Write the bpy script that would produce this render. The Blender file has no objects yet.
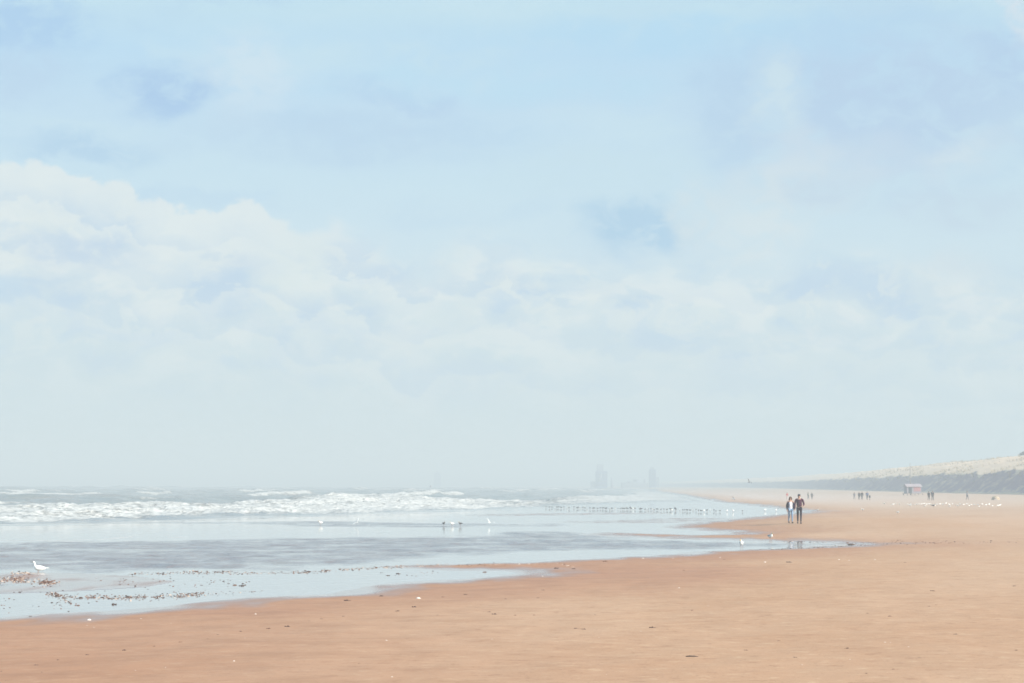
import bpy, bmesh, math, random
import numpy as np
from mathutils import Vector, Matrix
from math import radians as R, sin, cos, pi, atan2

random.seed(7)
rng = np.random.default_rng(11)
S = bpy.context.scene
COL = S.collection

# ---------------------------------------------------------------- render / camera
S.render.engine = 'CYCLES'
S.view_settings.view_transform = 'Standard'
S.view_settings.look = 'None'
S.view_settings.gamma = 1.0
S.view_settings.use_curve_mapping = False
EXPO = 1.15
S.view_settings.exposure = EXPO
S.cycles.use_denoising = True
try:
    S.cycles.denoiser = 'OPENIMAGEDENOISE'
    S.cycles.denoising_input_passes = 'RGB_ALBEDO_NORMAL'
except Exception:
    pass
S.cycles.max_bounces = 4
S.cycles.volume_bounces = 0
S.cycles.use_adaptive_sampling = False
S.cycles.sample_clamp_indirect = 4.0
S.cycles.filter_width = 1.6

W, H = 1024, 683
LENS = 70.0
FPX = LENS / 36.0 * W
HORIZON = 485.2
CAMZ = 2.65
TILT = math.atan((HORIZON - H / 2) / FPX)
cam_data = bpy.data.cameras.new('camera')
cam_data.lens = LENS
cam_data.sensor_width = 36.0
cam_data.clip_start = 0.2
cam_data.clip_end = 60000
camera = bpy.data.objects.new('camera', cam_data)
COL.objects.link(camera)
camera.location = (0, 0, CAMZ)
camera.rotation_euler = (pi / 2 + TILT, 0, 0)
S.camera = camera


def ray(px, py):
    a = (px - W / 2) / FPX
    b = (H / 2 - py) / FPX
    return np.array([a, cos(TILT) - b * sin(TILT), sin(TILT) + b * cos(TILT)])


def at(px, py, z=0.0):
    """where the sight line through a picture point meets the level z"""
    d = ray(px, py)
    s = (z - CAMZ) / d[2]
    return float(d[0] * s), float(d[1] * s)


def at_dist(px, py, dist):
    """the point at ground distance dist along a sight line"""
    d = ray(px, py)
    s = dist / d[1]
    return float(d[0] * s), float(dist), float(CAMZ + d[2] * s)


# ---------------------------------------------------------------- numpy noise
_perm = rng.permutation(512)
_gang = rng.uniform(0, 2 * pi, 512)


def gnoise(x, y):
    xi = np.floor(x).astype(np.int64); yi = np.floor(y).astype(np.int64)
    xf = x - xi; yf = y - yi

    def g(ix, iy, fx, fy):
        h = _perm[(ix + _perm[iy & 511]) & 511]
        a = _gang[h]
        return np.cos(a) * fx + np.sin(a) * fy
    u = xf * xf * xf * (xf * (xf * 6 - 15) + 10)
    v = yf * yf * yf * (yf * (yf * 6 - 15) + 10)
    n00 = g(xi, yi, xf, yf); n10 = g(xi + 1, yi, xf - 1, yf)
    n01 = g(xi, yi + 1, xf, yf - 1); n11 = g(xi + 1, yi + 1, xf - 1, yf - 1)
    return ((n00 * (1 - u) + n10 * u) * (1 - v) + (n01 * (1 - u) + n11 * u) * v) * 1.5


def fbm(x, y, oct=4, gain=0.5):
    s = np.zeros_like(x, dtype=float); a = 1.0; f = 1.0
    for i in range(oct):
        s += a * gnoise(x * f + 17.3 * i, y * f - 9.1 * i)
        a *= gain; f *= 2.03
    return s


def smooth(a, b, x):
    t = np.clip((x - a) / (b - a), 0, 1)
    return t * t * (3 - 2 * t)


def seg_dist(P, poly, closed=False):
    """distance to a polyline, and the signed side of the nearest segment (left = +)"""
    A = np.asarray(poly, float)
    if closed:
        A = np.vstack([A, A[:1]])
    best = np.full(P.shape[0], 1e18); side = np.zeros(P.shape[0])
    for a, b in zip(A[:-1], A[1:]):
        d = b - a; L = d @ d
        t = np.clip(((P - a) @ d) / L, 0, 1)
        q = P - a - t[:, None] * d
        dd = (q * q).sum(1)
        cr = d[0] * (P[:, 1] - a[1]) - d[1] * (P[:, 0] - a[0])
        m = dd < best - 1e-9
        best[m] = dd[m]; side[m] = np.sign(cr[m])
    return np.sqrt(best), side


def inside(P, poly):
    A = np.asarray(poly, float); x, y = P[:, 0], P[:, 1]
    c = np.zeros(P.shape[0], bool)
    j = len(A) - 1
    for i in range(len(A)):
        xi, yi = A[i]; xj, yj = A[j]
        if yi != yj:
            m = ((yi > y) != (yj > y)) & (x < (xj - xi) * (y - yi) / (yj - yi) + xi)
            c ^= m
        j = i
    return c


def sdf(P, poly):
    d, _ = seg_dist(P, poly, True)
    return np.where(inside(P, poly), d, -d)


def chaikin(pts, n=2):
    p = np.asarray(pts, float)
    for _ in range(n):
        q = [p[0]]
        for a, b in zip(p[:-1], p[1:]):
            q += [a * .75 + b * .25, a * .25 + b * .75]
        q.append(p[-1]); p = np.array(q)
    return p


# ---------------------------------------------------------------- object helpers
def link(o, parent=None):
    COL.objects.link(o)
    if parent is not None:
        o.parent = parent
    return o


def tag(o, label=None, cat=None, group=None, kind=None):
    if label: o['label'] = label
    if cat: o['category'] = cat
    if group: o['group'] = group
    if kind: o['kind'] = kind
    return o


def mesh_obj(name, verts, faces, mats=None, parent=None, smooth_shade=True, mat_idx=None):
    me = bpy.data.meshes.new(name)
    me.from_pydata([tuple(v) for v in verts], [], [tuple(f) for f in faces])
    for m in (mats if isinstance(mats, (list, tuple)) else [mats] if mats else []):
        me.materials.append(m)
    if mat_idx is not None:
        me.polygons.foreach_set('material_index', list(mat_idx))
    if smooth_shade:
        me.polygons.foreach_set('use_smooth', [True] * len(me.polygons))
    me.update()
    return link(bpy.data.objects.new(name, me), parent)


def grid_obj(name, X, Y, Z, mat, attrs=None):
    n, m = X.shape
    v = np.stack([X, Y, Z], -1).reshape(-1, 3).astype(np.float32)
    idx = np.arange(n * m).reshape(n, m)
    q = np.stack([idx[:-1, :-1], idx[:-1, 1:], idx[1:, 1:], idx[1:, :-1]], -1).reshape(-1, 4)
    me = bpy.data.meshes.new(name)
    me.vertices.add(len(v)); me.vertices.foreach_set('co', v.ravel())
    me.loops.add(q.size); me.loops.foreach_set('vertex_index', q.ravel().astype(np.int32))
    me.polygons.add(len(q))
    me.polygons.foreach_set('loop_start', np.arange(0, q.size, 4, dtype=np.int32))
    me.polygons.foreach_set('loop_total', np.full(len(q), 4, np.int32))
    me.polygons.foreach_set('use_smooth', np.ones(len(q), bool))
    for k, a in (attrs or {}).items():
        at_ = me.attributes.new(k, 'FLOAT', 'POINT')
        at_.data.foreach_set('value', a.reshape(-1).astype(np.float32))
    me.materials.append(mat)
    me.update(calc_edges=True)
    return link(bpy.data.objects.new(name, me))


# ---------------------------------------------------------------- node helpers
class NT:
    def __init__(s, tree):
        s.t = tree; s.n = tree.nodes; s.l = tree.links

    def new(s, typ, **kw):
        n = s.n.new(typ)
        for k, v in kw.items():
            setattr(n, k, v)
        return n

    def put(s, sock, v):
        if hasattr(v, 'is_output'):
            s.l.new(v, sock)
        else:
            if sock.type == 'RGBA' and len(v) == 3:
                v = (*v, 1)
            sock.default_value = v

    def math(s, op, a, b=None, c=None, clamp=False):
        n = s.new('ShaderNodeMath', operation=op, use_clamp=clamp)
        s.put(n.inputs[0], a)
        if b is not None: s.put(n.inputs[1], b)
        if c is not None: s.put(n.inputs[2], c)
        return n.outputs[0]

    def mix(s, f, a, b, blend='MIX'):
        n = s.new('ShaderNodeMix', data_type='RGBA', blend_type=blend)
        s.put(n.inputs[0], f); s.put(n.inputs[6], a); s.put(n.inputs[7], b)
        return n.outputs[2]

    def mixf(s, f, a, b):
        n = s.new('ShaderNodeMix', data_type='FLOAT')
        s.put(n.inputs[0], f); s.put(n.inputs[2], a); s.put(n.inputs[3], b)
        return n.outputs[0]

    def rng(s, v, a, b, c=0.0, d=1.0, kind='SMOOTHSTEP'):
        n = s.new('ShaderNodeMapRange', interpolation_type=kind, clamp=True)
        s.put(n.inputs[0], v)
        for i, q in enumerate((a, b, c, d)):
            s.put(n.inputs[1 + i], q)
        return n.outputs[0]

    def noise(s, vec, scale, detail=4, rough=0.5, lac=2.0, dist=0.0, col=False):
        n = s.new('ShaderNodeTexNoise')
        s.put(n.inputs['Vector'], vec)
        n.inputs['Scale'].default_value = scale
        n.inputs['Detail'].default_value = detail
        n.inputs['Roughness'].default_value = rough
        n.inputs['Lacunarity'].default_value = lac
        n.inputs['Distortion'].default_value = dist
        return n.outputs[1 if col else 0]

    def mapping(s, vec, scale=(1, 1, 1), rot=(0, 0, 0), loc=(0, 0, 0)):
        n = s.new('ShaderNodeMapping')
        s.put(n.inputs[0], vec)
        n.inputs[1].default_value = loc; n.inputs[2].default_value = rot; n.inputs[3].default_value = scale
        return n.outputs[0]

    def attr(s, name):
        return s.new('ShaderNodeAttribute', attribute_name=name).outputs['Fac']

    def objco(s):
        return s.new('ShaderNodeTexCoord').outputs['Object']

    def ramp(s, f, stops):
        n = s.new('ShaderNodeValToRGB'); cr = n.color_ramp
        while len(cr.elements) > 1: cr.elements.remove(cr.elements[-1])
        cr.elements[0].position = stops[0][0]; cr.elements[0].color = (*stops[0][1], 1)
        for p, c in stops[1:]:
            e = cr.elements.new(p); e.color = (*c, 1)
        s.put(n.inputs[0], f)
        return n.outputs[0]

    def comb(s, x, y, z=0.0):
        n = s.new('ShaderNodeCombineXYZ')
        for i, v in enumerate((x, y, z)): s.put(n.inputs[i], v)
        return n.outputs[0]


def material(name):
    m = bpy.data.materials.new(name); m.use_nodes = True
    nt = NT(m.node_tree); nt.n.clear()
    out = nt.new('ShaderNodeOutputMaterial')
    b = nt.new('ShaderNodeBsdfPrincipled')
    nt.l.new(b.outputs[0], out.inputs[0])
    return m, nt, b, out


def simple(name, col, rough=0.7, var=0.15, scale=20.0, spec=0.3):
    m, nt, b, out = material(name)
    n = nt.noise(nt.objco(), scale, 4, 0.6)
    f = nt.rng(n, 0.3, 0.7)
    nt.put(b.inputs['Base Color'], nt.mix(f, tuple(c * (1 - var) for c in col), tuple(min(1, c * (1 + var)) for c in col)))
    b.inputs['Roughness'].default_value = rough
    b.inputs['Specular IOR Level'].default_value = spec
    return m


def lin(r, g, b):
    f = lambda c: c / 12.92 if c <= 0.04045 else ((c + 0.055) / 1.055) ** 2.4
    return tuple(f(c / 255) for c in (r, g, b))


# ================================================================ SKY
SUN_EL = R(28)
SUN_AZ = R(118)                 # clockwise from the view direction (+Y)
SKY_STRENGTH = 0.1
world = bpy.data.worlds.new('World'); S.world = world
world.use_nodes = True
world.cycles.sampling_method = 'MANUAL'
world.cycles.sample_map_resolution = 512
nt = NT(world.node_tree); nt.n.clear()
wout = nt.new('ShaderNodeOutputWorld'); bg = nt.new('ShaderNodeBackground')
nt.l.new(bg.outputs[0], wout.inputs[0])
bg.inputs[1].default_value = SKY_STRENGTH
sky = nt.new('ShaderNodeTexSky', sky_type='NISHITA', sun_disc=False)
sky.sun_elevation = SUN_EL; sky.sun_rotation = SUN_AZ
sky.air_density = 1.0; sky.dust_density = 2.0; sky.ozone_density = 1.5


def skyc(r, g, b):
    k = SKY_STRENGTH * 2 ** EXPO
    return tuple(c / k for c in lin(r, g, b))


def azel(px, py):
    d = ray(px, py); d = d / np.linalg.norm(d)
    return math.atan2(d[0], d[1]) * FPX, math.asin(d[2]) * FPX


gen = nt.new('ShaderNodeTexCoord').outputs['Generated']
nrm = nt.new('ShaderNodeVectorMath', operation='NORMALIZE'); nt.put(nrm.inputs[0], gen)
sep = nt.new('ShaderNodeSeparateXYZ'); nt.put(sep.inputs[0], nrm.outputs[0])
AZ = nt.math('MULTIPLY', nt.math('ARCTAN2', sep.outputs[0], sep.outputs[1]), FPX)
EL = nt.math('MULTIPLY', nt.math('ARCSINE', sep.outputs[2]), FPX)
P0 = nt.comb(AZ, EL)
# slow drifting of every edge, so that no cloud keeps a plain outline
warp = nt.new('ShaderNodeVectorMath', operation='SUBTRACT')
nt.put(warp.inputs[0], nt.noise(nt.mapping(P0, (0.012, 0.02, 1)), 1.0, 5, 0.6, col=True)); warp.inputs[1].default_value = (.5, .5, .5)
wsc = nt.new('ShaderNodeVectorMath', operation='MULTIPLY'); nt.put(wsc.inputs[0], warp.outputs[0]); wsc.inputs[1].default_value = (110, 60, 0)
wadd = nt.new('ShaderNodeVectorMath', operation='ADD'); nt.put(wadd.inputs[0], P0); nt.put(wadd.inputs[1], wsc.outputs[0])
PW = wadd.outputs[0]

e0 = 0.0
def elv(py): return azel(512, py)[1]
EMAX = 700.0
stops = [(487, (210, 225, 226)), (430, (209, 226, 231)), (330, (206, 226, 236)), (250, (205, 227, 238)),
         (180, (200, 226, 239)), (110, (194, 222, 240)), (55, (188, 221, 242)), (10, (196, 226, 239)), (-130, (168, 208, 240))]
veil = nt.ramp(nt.math('DIVIDE', EL, EMAX), [(max(0, elv(p)) / EMAX, skyc(*c)) for p, c in stops])
base = nt.mix(0.93, sky.outputs[0], veil)

# high thin streaks
st = nt.noise(nt.mapping(PW, (0.0035, 0.016, 1), (0, 0, R(-3))), 1.0, 5, 0.55)
hi = nt.rng(EL, elv(330), elv(150))
base = nt.mix(nt.math('MULTIPLY', nt.rng(st, 0.50, 0.72), nt.math('MULTIPLY', hi, 0.55)), base, skyc(203, 229, 240))
base = nt.mix(nt.math('MULTIPLY', nt.rng(st, 0.50, 0.30), nt.math('MULTIPLY', hi, 0.45)), base, skyc(180, 211, 237))


TUFT = nt.rng(nt.noise(nt.mapping(P0, (0.028, 0.042, 1), loc=(5.3, 2.2, 0)), 1.0, 7, 0.62, dist=0.5), 0.34, 0.56, 0.30, 1.15)


def blob(base, px, py, rx, ry, col, k, rot=0.0, edge=(1.3, 0.35), vec=None):
    x, y = azel(px, py)
    d = nt.new('ShaderNodeVectorMath', operation='SUBTRACT'); nt.put(d.inputs[0], vec or PW); d.inputs[1].default_value = (x, y, 0)
    m = nt.mapping(d.outputs[0], (1 / rx, 1 / ry, 0), (0, 0, 0))
    if rot:
        m = nt.mapping(nt.mapping(d.outputs[0], (1, 1, 1), (0, 0, R(rot))), (1 / rx, 1 / ry, 0))
    ln = nt.new('ShaderNodeVectorMath', operation='LENGTH'); nt.put(ln.inputs[0], m)
    f = nt.rng(ln.outputs['Value'], edge[0], edge[1])
    return nt.mix(nt.math('MULTIPLY', nt.math('MULTIPLY', f, TUFT), k), base, skyc(*col))


for b_ in [
    (20, 22, 75, 30, (172, 207, 238), .75), (5, 75, 50, 35, (186, 213, 237), .5),
    (168, 88, 66, 26, (171, 204, 236), .85, -12), (246, 80, 50, 52, (203, 226, 241), .75), (250, 64, 30, 26, (208, 229, 241), .5),
    (95, 150, 75, 18, (176, 209, 235), .6), (395, 97, 70, 14, (181, 209, 236), .65, 12), (330, 140, 170, 30, (187, 214, 236), .45),
    (400, 60, 120, 16, (200, 227, 238), .4), (720, 34, 260, 20, (179, 218, 243), .55), (500, 86, 200, 20, (185, 223, 243), .4),
    (880, 110, 190, 90, (184, 210, 235), .75), (735, 105, 40, 70, (183, 212, 236), .5), (780, 92, 34, 46, (203, 226, 238), .8, -20),
    (600, 175, 120, 36, (199, 225, 237), .5), (645, 228, 62, 30, (178, 211, 234), .95), (702, 215, 34, 44, (208, 226, 235), .9),
    (800, 188, 80, 30, (209, 226, 235), .95), (765, 235, 50, 34, (213, 229, 236), .95), (800, 150, 40, 30, (205, 223, 236), .6), (965, 158, 50, 22, (207, 226, 237), .8, -20), (880, 165, 60, 26, (200, 220, 236), .5),
    (820, 192, 46, 16, (190, 214, 234), .6), (1018, 18, 14, 34, (214, 227, 237), .8), (1005, 60, 24, 40, (180, 208, 235), .6, -30),
    (560, 265, 60, 12, (218, 233, 238), .6), (940, 285, 70, 34, (213, 226, 233), .55), (850, 285, 50, 26, (203, 222, 236), .5), (1015, 320, 34, 26, (216, 228, 234), .5), (960, 210, 70, 26, (196, 216, 233), .55),
]:
    base = blob(base, *b_)

# the long bank of cumulus: an uneven upper edge with lumps, bright where it tops out
edge_px = [(-400, 190), (-100, 166), (0, 171), (38, 169), (66, 176), (100, 187), (128, 190), (138, 204), (182, 211), (215, 214), (228, 203), (256, 206), (285, 223), (308, 233), (332, 225), (372, 240), (420, 262), (448, 247), (490, 240), (560, 262), (640, 262), (760, 268), (860, 262), (1000, 285), (1400, 240)]
fc = nt.new('ShaderNodeFloatCurve')
X0, X1 = azel(-400, 480)[0], azel(1400, 480)[0]
fl = nt.math('DIVIDE', nt.math('SUBTRACT', AZ, X0), X1 - X0)
cm = fc.mapping.curves[0]
pts = [((azel(px, 300)[0] - X0) / (X1 - X0), elv(py) / EMAX) for px, py in edge_px]
cm.points[0].location = pts[0]; cm.points[1].location = pts[-1]
for p in pts[1:-1]: cm.points.new(*p)
for p in cm.points: p.handle_type = 'AUTO'
fc.mapping.update()
nt.put(fc.inputs['Value'], fl)
edge0 = edge = nt.math('MULTIPLY', fc.outputs[0], EMAX)
lump = nt.noise(nt.mapping(P0, (0.03, 0.04, 1)), 1.0, 7, 0.62, dist=0.4)
edge = nt.math('ADD', edge, nt.math('MULTIPLY', nt.math('SUBTRACT', lump, 0.5), 46))
below = nt.math('SUBTRACT', edge, EL)                       # > 0 inside the bank
leftness = nt.rng(AZ, azel(470, 300)[0], azel(250, 300)[0])
soft = nt.mixf(leftness, 40.0, 5.0)
bank = nt.rng(nt.math('DIVIDE', below, soft), -0.6, 1.0)
shade_n = nt.noise(nt.mapping(P0, (0.011, 0.02, 1), loc=(3.1, 1.7, 0)), 1.0, 7, 0.58, dist=0.5)
shade_s = nt.noise(nt.mapping(P0, (0.022, 0.034, 1), loc=(9.1, 4.7, 0)), 1.0, 6, 0.6, dist=0.6)
body = nt.ramp(nt.math('DIVIDE', EL, EMAX), [(max(0, elv(p)) / EMAX, skyc(*c)) for p, c in
      [(487, (211, 225, 226)), (420, (209, 226, 231)), (330, (207, 226, 234)), (260, (208, 226, 236)), (190, (213, 229, 238))]])
billow = nt.math('MULTIPLY', nt.rng(EL, elv(440), elv(270)), 1.0)
body = nt.mix(nt.math('MULTIPLY', nt.rng(shade_n, 0.51, 0.60), nt.math('MULTIPLY', billow, 1.0)), body, skyc(227, 237, 238))
body = nt.mix(nt.math('MULTIPLY', nt.rng(shade_n, 0.49, 0.38), nt.math('MULTIPLY', billow, 0.9)), body, skyc(190, 215, 236))
body = nt.mix(nt.math('MULTIPLY', nt.rng(shade_s, 0.53, 0.61), nt.math('MULTIPLY', billow, 0.7)), body, skyc(224, 235, 235))
# further banks of cumulus tops in front of the first, each with a lit top and shade on what lies behind it
east = nt.rng(AZ, azel(640, 300)[0], azel(330, 300)[0], .45, 1.0)
for off, seed, amp, k_ in ((40, 2.3, 90, .85), (86, 7.9, 100, .7), (128, 12.1, 90, .5)):
    lq = nt.noise(nt.mapping(P0, (0.017, 0.030, 1), loc=(seed, seed * .7, 0)), 1.0, 7, 0.62, dist=0.45)
    dq = nt.math('SUBTRACT', nt.math('ADD', nt.math('SUBTRACT', edge0, off), nt.math('MULTIPLY', nt.math('SUBTRACT', lq, .5), amp)), EL)
    sh_q = nt.math('MULTIPLY', nt.rng(dq, -30, -1), nt.rng(dq, 3, -1))
    body = nt.mix(nt.math('MULTIPLY', nt.math('MULTIPLY', sh_q, k_ * .62), east), body, skyc(197, 217, 234))
    lt_q = nt.math('MULTIPLY', nt.rng(dq, -1, 4), nt.rng(dq, 38, 5))
    body = nt.mix(nt.math('MULTIPLY', nt.math('MULTIPLY', lt_q, k_ * .8), east), body, skyc(226, 236, 237))
rim = nt.math('MULTIPLY', nt.rng(below, 62.0, 10.0), leftness)
body = nt.mix(nt.math('MULTIPLY', rim, 0.85), body, skyc(225, 236, 238))
for b_ in [(85, 252, 62, 15, (197, 217, 235), .8), (5, 268, 16, 10, (224, 235, 238), .7), (255, 262, 34, 12, (203, 221, 236), .6), (290, 268, 44, 34, (221, 234, 235), .7), (150, 268, 60, 14, (217, 231, 237), .5), (230, 240, 60, 18, (222, 234, 238), .5), (450, 265, 26, 22, (216, 231, 236), .5), (455, 318, 36, 30, (217, 231, 234), .6), (390, 340, 36, 18, (217, 230, 234), .6), (5, 285, 30, 14, (190, 217, 238), .5)]:
    body = blob(body, *b_)
skycol = nt.mix(bank, base, body)
# below the horizon and behind the camera the air is plain haze
skycol = nt.mix(nt.rng(EL, 14.0, -10.0), skycol, skyc(209, 223, 224))
nt.l.new(skycol, bg.inputs[0])

sun_d = bpy.data.lights.new('sun', 'SUN'); sun_d.energy = 3.8; sun_d.angle = R(0.6); sun_d.color = (1.0, 0.93, 0.83)
sun = link(bpy.data.objects.new('sun', sun_d))
sdir = Vector((sin(SUN_AZ) * cos(SUN_EL), cos(SUN_AZ) * cos(SUN_EL), sin(SUN_EL)))
sun.rotation_euler = sdir.to_track_quat('Z', 'Y').to_euler()
sun.location = sdir * 300

# ================================================================ LAYOUT OF LAND AND WATER
shore_px = [(-420, 655), (-200, 635), (0, 618.5), (32, 615.3), (80, 612.3), (120, 610.5), (160, 607), (205, 601.8), (250, 597.3), (318, 594.8),
            (350, 589.6), (384, 584), (440, 580), (490, 577), (522, 573.5), (500, 570.9), (450, 570.6), (405, 568.5), (372, 566.8), (405, 565.2), (450, 564.2),
            (512, 562.5), (560, 560.2), (600, 558.4), (640, 556), (674, 554.3), (692, 551.6), (730, 550.3), (768, 549), (800, 547.6), (842, 544.8),
            (822, 543.4), (800, 541.8), (768, 541.2), (735, 540.6), (700, 540.0), (655, 538.5), (610, 536.8), (572, 534.2), (605, 532.2), (655, 533.8), (700, 535.2), (726, 533.4),
            (702, 530.6), (680, 529.3), (658, 527.6), (666, 525.6), (690, 523), (720, 520), (745, 517), (770, 515), (798, 512.6),
            (800, 511.2), (788, 509.6), (768, 507.6), (745, 504.8), (716, 501.8), (698, 498.6), (684, 495.4), (668, 492.8), (655, 491.1)]
SHORE = [(-70, -70), (-27, 5)] + [at(*p) for p in shore_px] + [(100, 1400), (66, 1850), (-260, 2350), (-1800, 1900), (-2500, 9500), (9500, 9500), (9500, -70)]
SHORE = np.array(SHORE)
# wide scarcely raised wet bars far out in the shallows
BARS = [[at(*p) for p in q] for q in (
    [(495, 514.6), (560, 513.6), (640, 512.8), (640, 513.6), (560, 515.0), (500, 515.6)],
    [(-90, 578), (0, 576.8), (40, 579), (62, 582.6), (40, 585.8), (0, 587.6), (-90, 590)],
    [(600, 521.6), (650, 520.4), (705, 518.2), (705, 519.6), (650, 522.4), (606, 522.6)],
)]


def shore_sd(P):
    return sdf(P, SHORE)


def sand_height(P, sd=None):
    x, y = P[:, 0], P[:, 1]
    if sd is None:
        sd = shore_sd(P)
    dist = np.hypot(x, y)
    wob = fbm(x * 0.35, y * 0.22, 3) * 0.30 * np.clip(dist / 60, .4, 1.0) + fbm(x * 1.7, y * 0.9, 2) * 0.05
    s = sd + wob * (np.exp(-np.abs(sd) / 6))
    z = np.where(s > 0, 0.5 * (1 - np.exp(-s / 25)), np.maximum(0.02 * s, -1.3))
    z = z + 0.34 * np.exp(-((x - 21) / 13) ** 2 - ((y - 128) / 22) ** 2) * smooth(1, 10, sd)
    land = smooth(0.5, 8, sd)
    z = z + land * (0.030 * fbm(x * 0.12, y * 0.05, 3) + 0.010 * fbm(x * 0.9, y * 0.5, 2))
    z = z + 0.5 * smooth(60, 95, x - 0.02 * y) * smooth(150, 330, y) * smooth(2, 20, sd)
    for b in BARS:
        d = sdf(P, b)
        z = np.maximum(z, np.where(d > -3, 0.012 + 0.004 * np.clip(d, -4, 3), -9))
    return z


# ================================================================ BEACH (one sheet to the horizon)
th = np.concatenate([np.radians(np.linspace(-100, -19, 60, endpoint=False)), np.radians(np.linspace(-19, 19, 800, endpoint=False)), np.radians(np.linspace(19, 100, 60))])
inv = np.linspace(1 / 19.0, 1 / 1400.0, 430)
rr = np.concatenate([np.linspace(2, 19, 24, endpoint=False), 1 / inv, np.geomspace(1450, 8200, 20)])
TH, RR = np.meshgrid(th, rr)
BX, BY = RR * np.sin(TH), RR * np.cos(TH)
P = np.stack([BX.ravel(), BY.ravel()], -1)
sd_b = shore_sd(P)
bz = sand_height(P, sd_b)
# how damp the sand is: soaked beside the water, drying up the slope, with uneven tongues
damp_n = fbm(P[:, 0] * 0.10 + 3, P[:, 1] * 0.035, 4)
damp = np.maximum(1 - smooth(0.0, 1.0, (sd_b + damp_n * 3.5) / 10.0), .75 * smooth(5, -10, P[:, 0] + 2 * damp_n) * smooth(75, 45, P[:, 1]))
damp = damp * (1 - .75 * smooth(150, 230, P[:, 1]))
far_l = smooth(75, 105, P[:, 1])
film = 1 - smooth(0.0, 0.050 + 0.035 * far_l, bz + (0.020 + 0.008 * far_l) * fbm(P[:, 0] * 0.8, P[:, 1] * 0.25, 2))
sh = BX.shape

m_sand, nt, b, out = material('sand')
oc = nt.objco()
uv = nt.mapping(oc, (1, 1, 1), (0, 0, R(22)))              # x: across the shore, y: along it
big = nt.noise(nt.mapping(uv, (0.16, 0.05, 1)), 1.0, 5, 0.6)
mid = nt.noise(nt.mapping(oc, (0.7, 0.85, 1)), 1.0, 6, 0.68)
fine = nt.noise(nt.mapping(oc, (3.2, 3.6, 3)), 1.0, 5, 0.7)
grain = nt.noise(oc, 22.0, 3, 0.7)
rip = nt.noise(nt.mapping(oc, (0.35, 2.2, 1), (0, 0, R(-6))), 1.0, 4, 0.6)
dry = nt.mix(nt.rng(big, 0.3, 0.7), (0.425, 0.252, 0.152), (0.465, 0.296, 0.190))
dry = nt.mix(nt.math('MULTIPLY', nt.rng(mid, 0.48, 0.70), 0.30), dry, (0.340, 0.188, 0.105))
dry = nt.mix(nt.math('MULTIPLY', nt.rng(rip, 0.50, 0.68), 0.14), dry, (0.52, 0.36, 0.235))
dry = nt.mix(nt.math('MULTIPLY', nt.rng(fine, 0.54, 0.70), 0.45), dry, (0.58, 0.41, 0.27))
dry = nt.mix(nt.math('MULTIPLY', nt.rng(fine, 0.44, 0.32), 0.48), dry, (0.26, 0.135, 0.078))
dry = nt.mix(nt.math('MULTIPLY', nt.rng(grain, 0.60, 0.70), 0.65), dry, (0.17, 0.09, 0.055))
wetc = nt.mix(nt.rng(mid, 0.38, 0.66), (0.375, 0.175, 0.092), (0.310, 0.146, 0.076))
wetc = nt.mix(nt.math('MULTIPLY', nt.rng(fine, 0.52, 0.72), 0.45), wetc, (0.43, 0.245, 0.145))
wetc = nt.mix(nt.math('MULTIPLY', nt.rng(rip, 0.52, 0.70), 0.22), wetc, (0.41, 0.235, 0.138))
dp = nt.math('ADD', nt.attr('damp'), nt.math('MULTIPLY', nt.math('SUBTRACT', mid, 0.5), 0.5), clamp=True)
dp = nt.math('MULTIPLY', dp, 0.85)
# pale drier sand high on the beach, plus haze whitening painted into far sand
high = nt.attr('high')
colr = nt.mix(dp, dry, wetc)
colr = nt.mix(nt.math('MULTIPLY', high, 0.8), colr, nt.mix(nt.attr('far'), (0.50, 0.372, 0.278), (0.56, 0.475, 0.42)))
fl = nt.attr('film')
colr = nt.mix(nt.math('MULTIPLY', fl, 0.8), colr, (0.20, 0.155, 0.145))
nt.put(b.inputs['Base Color'], colr)
nt.put(b.inputs['Roughness'], nt.mixf(fl, nt.mixf(dp, 0.95, 0.6), 0.07))
nt.put(b.inputs['Specular IOR Level'], nt.mixf(fl, nt.mixf(dp, 0.1, 0.25), 0.5))
bh = nt.math('ADD', nt.math('MULTIPLY', fine, 0.6), nt.math('ADD', nt.math('MULTIPLY', mid, 1.3), nt.math('MULTIPLY', grain, 0.12)))
bp = nt.new('ShaderNodeBump'); nt.put(bp.inputs['Height'], bh); bp.inputs['Distance'].default_value = 0.02
nt.put(bp.inputs['Strength'], nt.mixf(fl, 0.55, 0.02))
nt.put(b.inputs['Normal'], bp.outputs[0])
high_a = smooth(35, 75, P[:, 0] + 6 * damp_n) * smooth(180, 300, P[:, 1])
high_a = np.maximum(high_a, .9 * smooth(170, 240, P[:, 1]) * smooth(0, 14, sd_b))  # distant stretch paled to paint shore haze into the sand
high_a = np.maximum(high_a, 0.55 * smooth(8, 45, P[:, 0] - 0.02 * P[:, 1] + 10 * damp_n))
beach = grid_obj('beach', BX, BY, bz.reshape(sh), m_sand, {'damp': damp, 'film': film, 'high': high_a, 'far': smooth(180, 420, P[:, 1]) * smooth(95, 45, P[:, 0])})  # far masks the painted haze whitening
tag(beach, 'wide orange brown sand beach sloping into wet flats', kind='structure')

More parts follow.
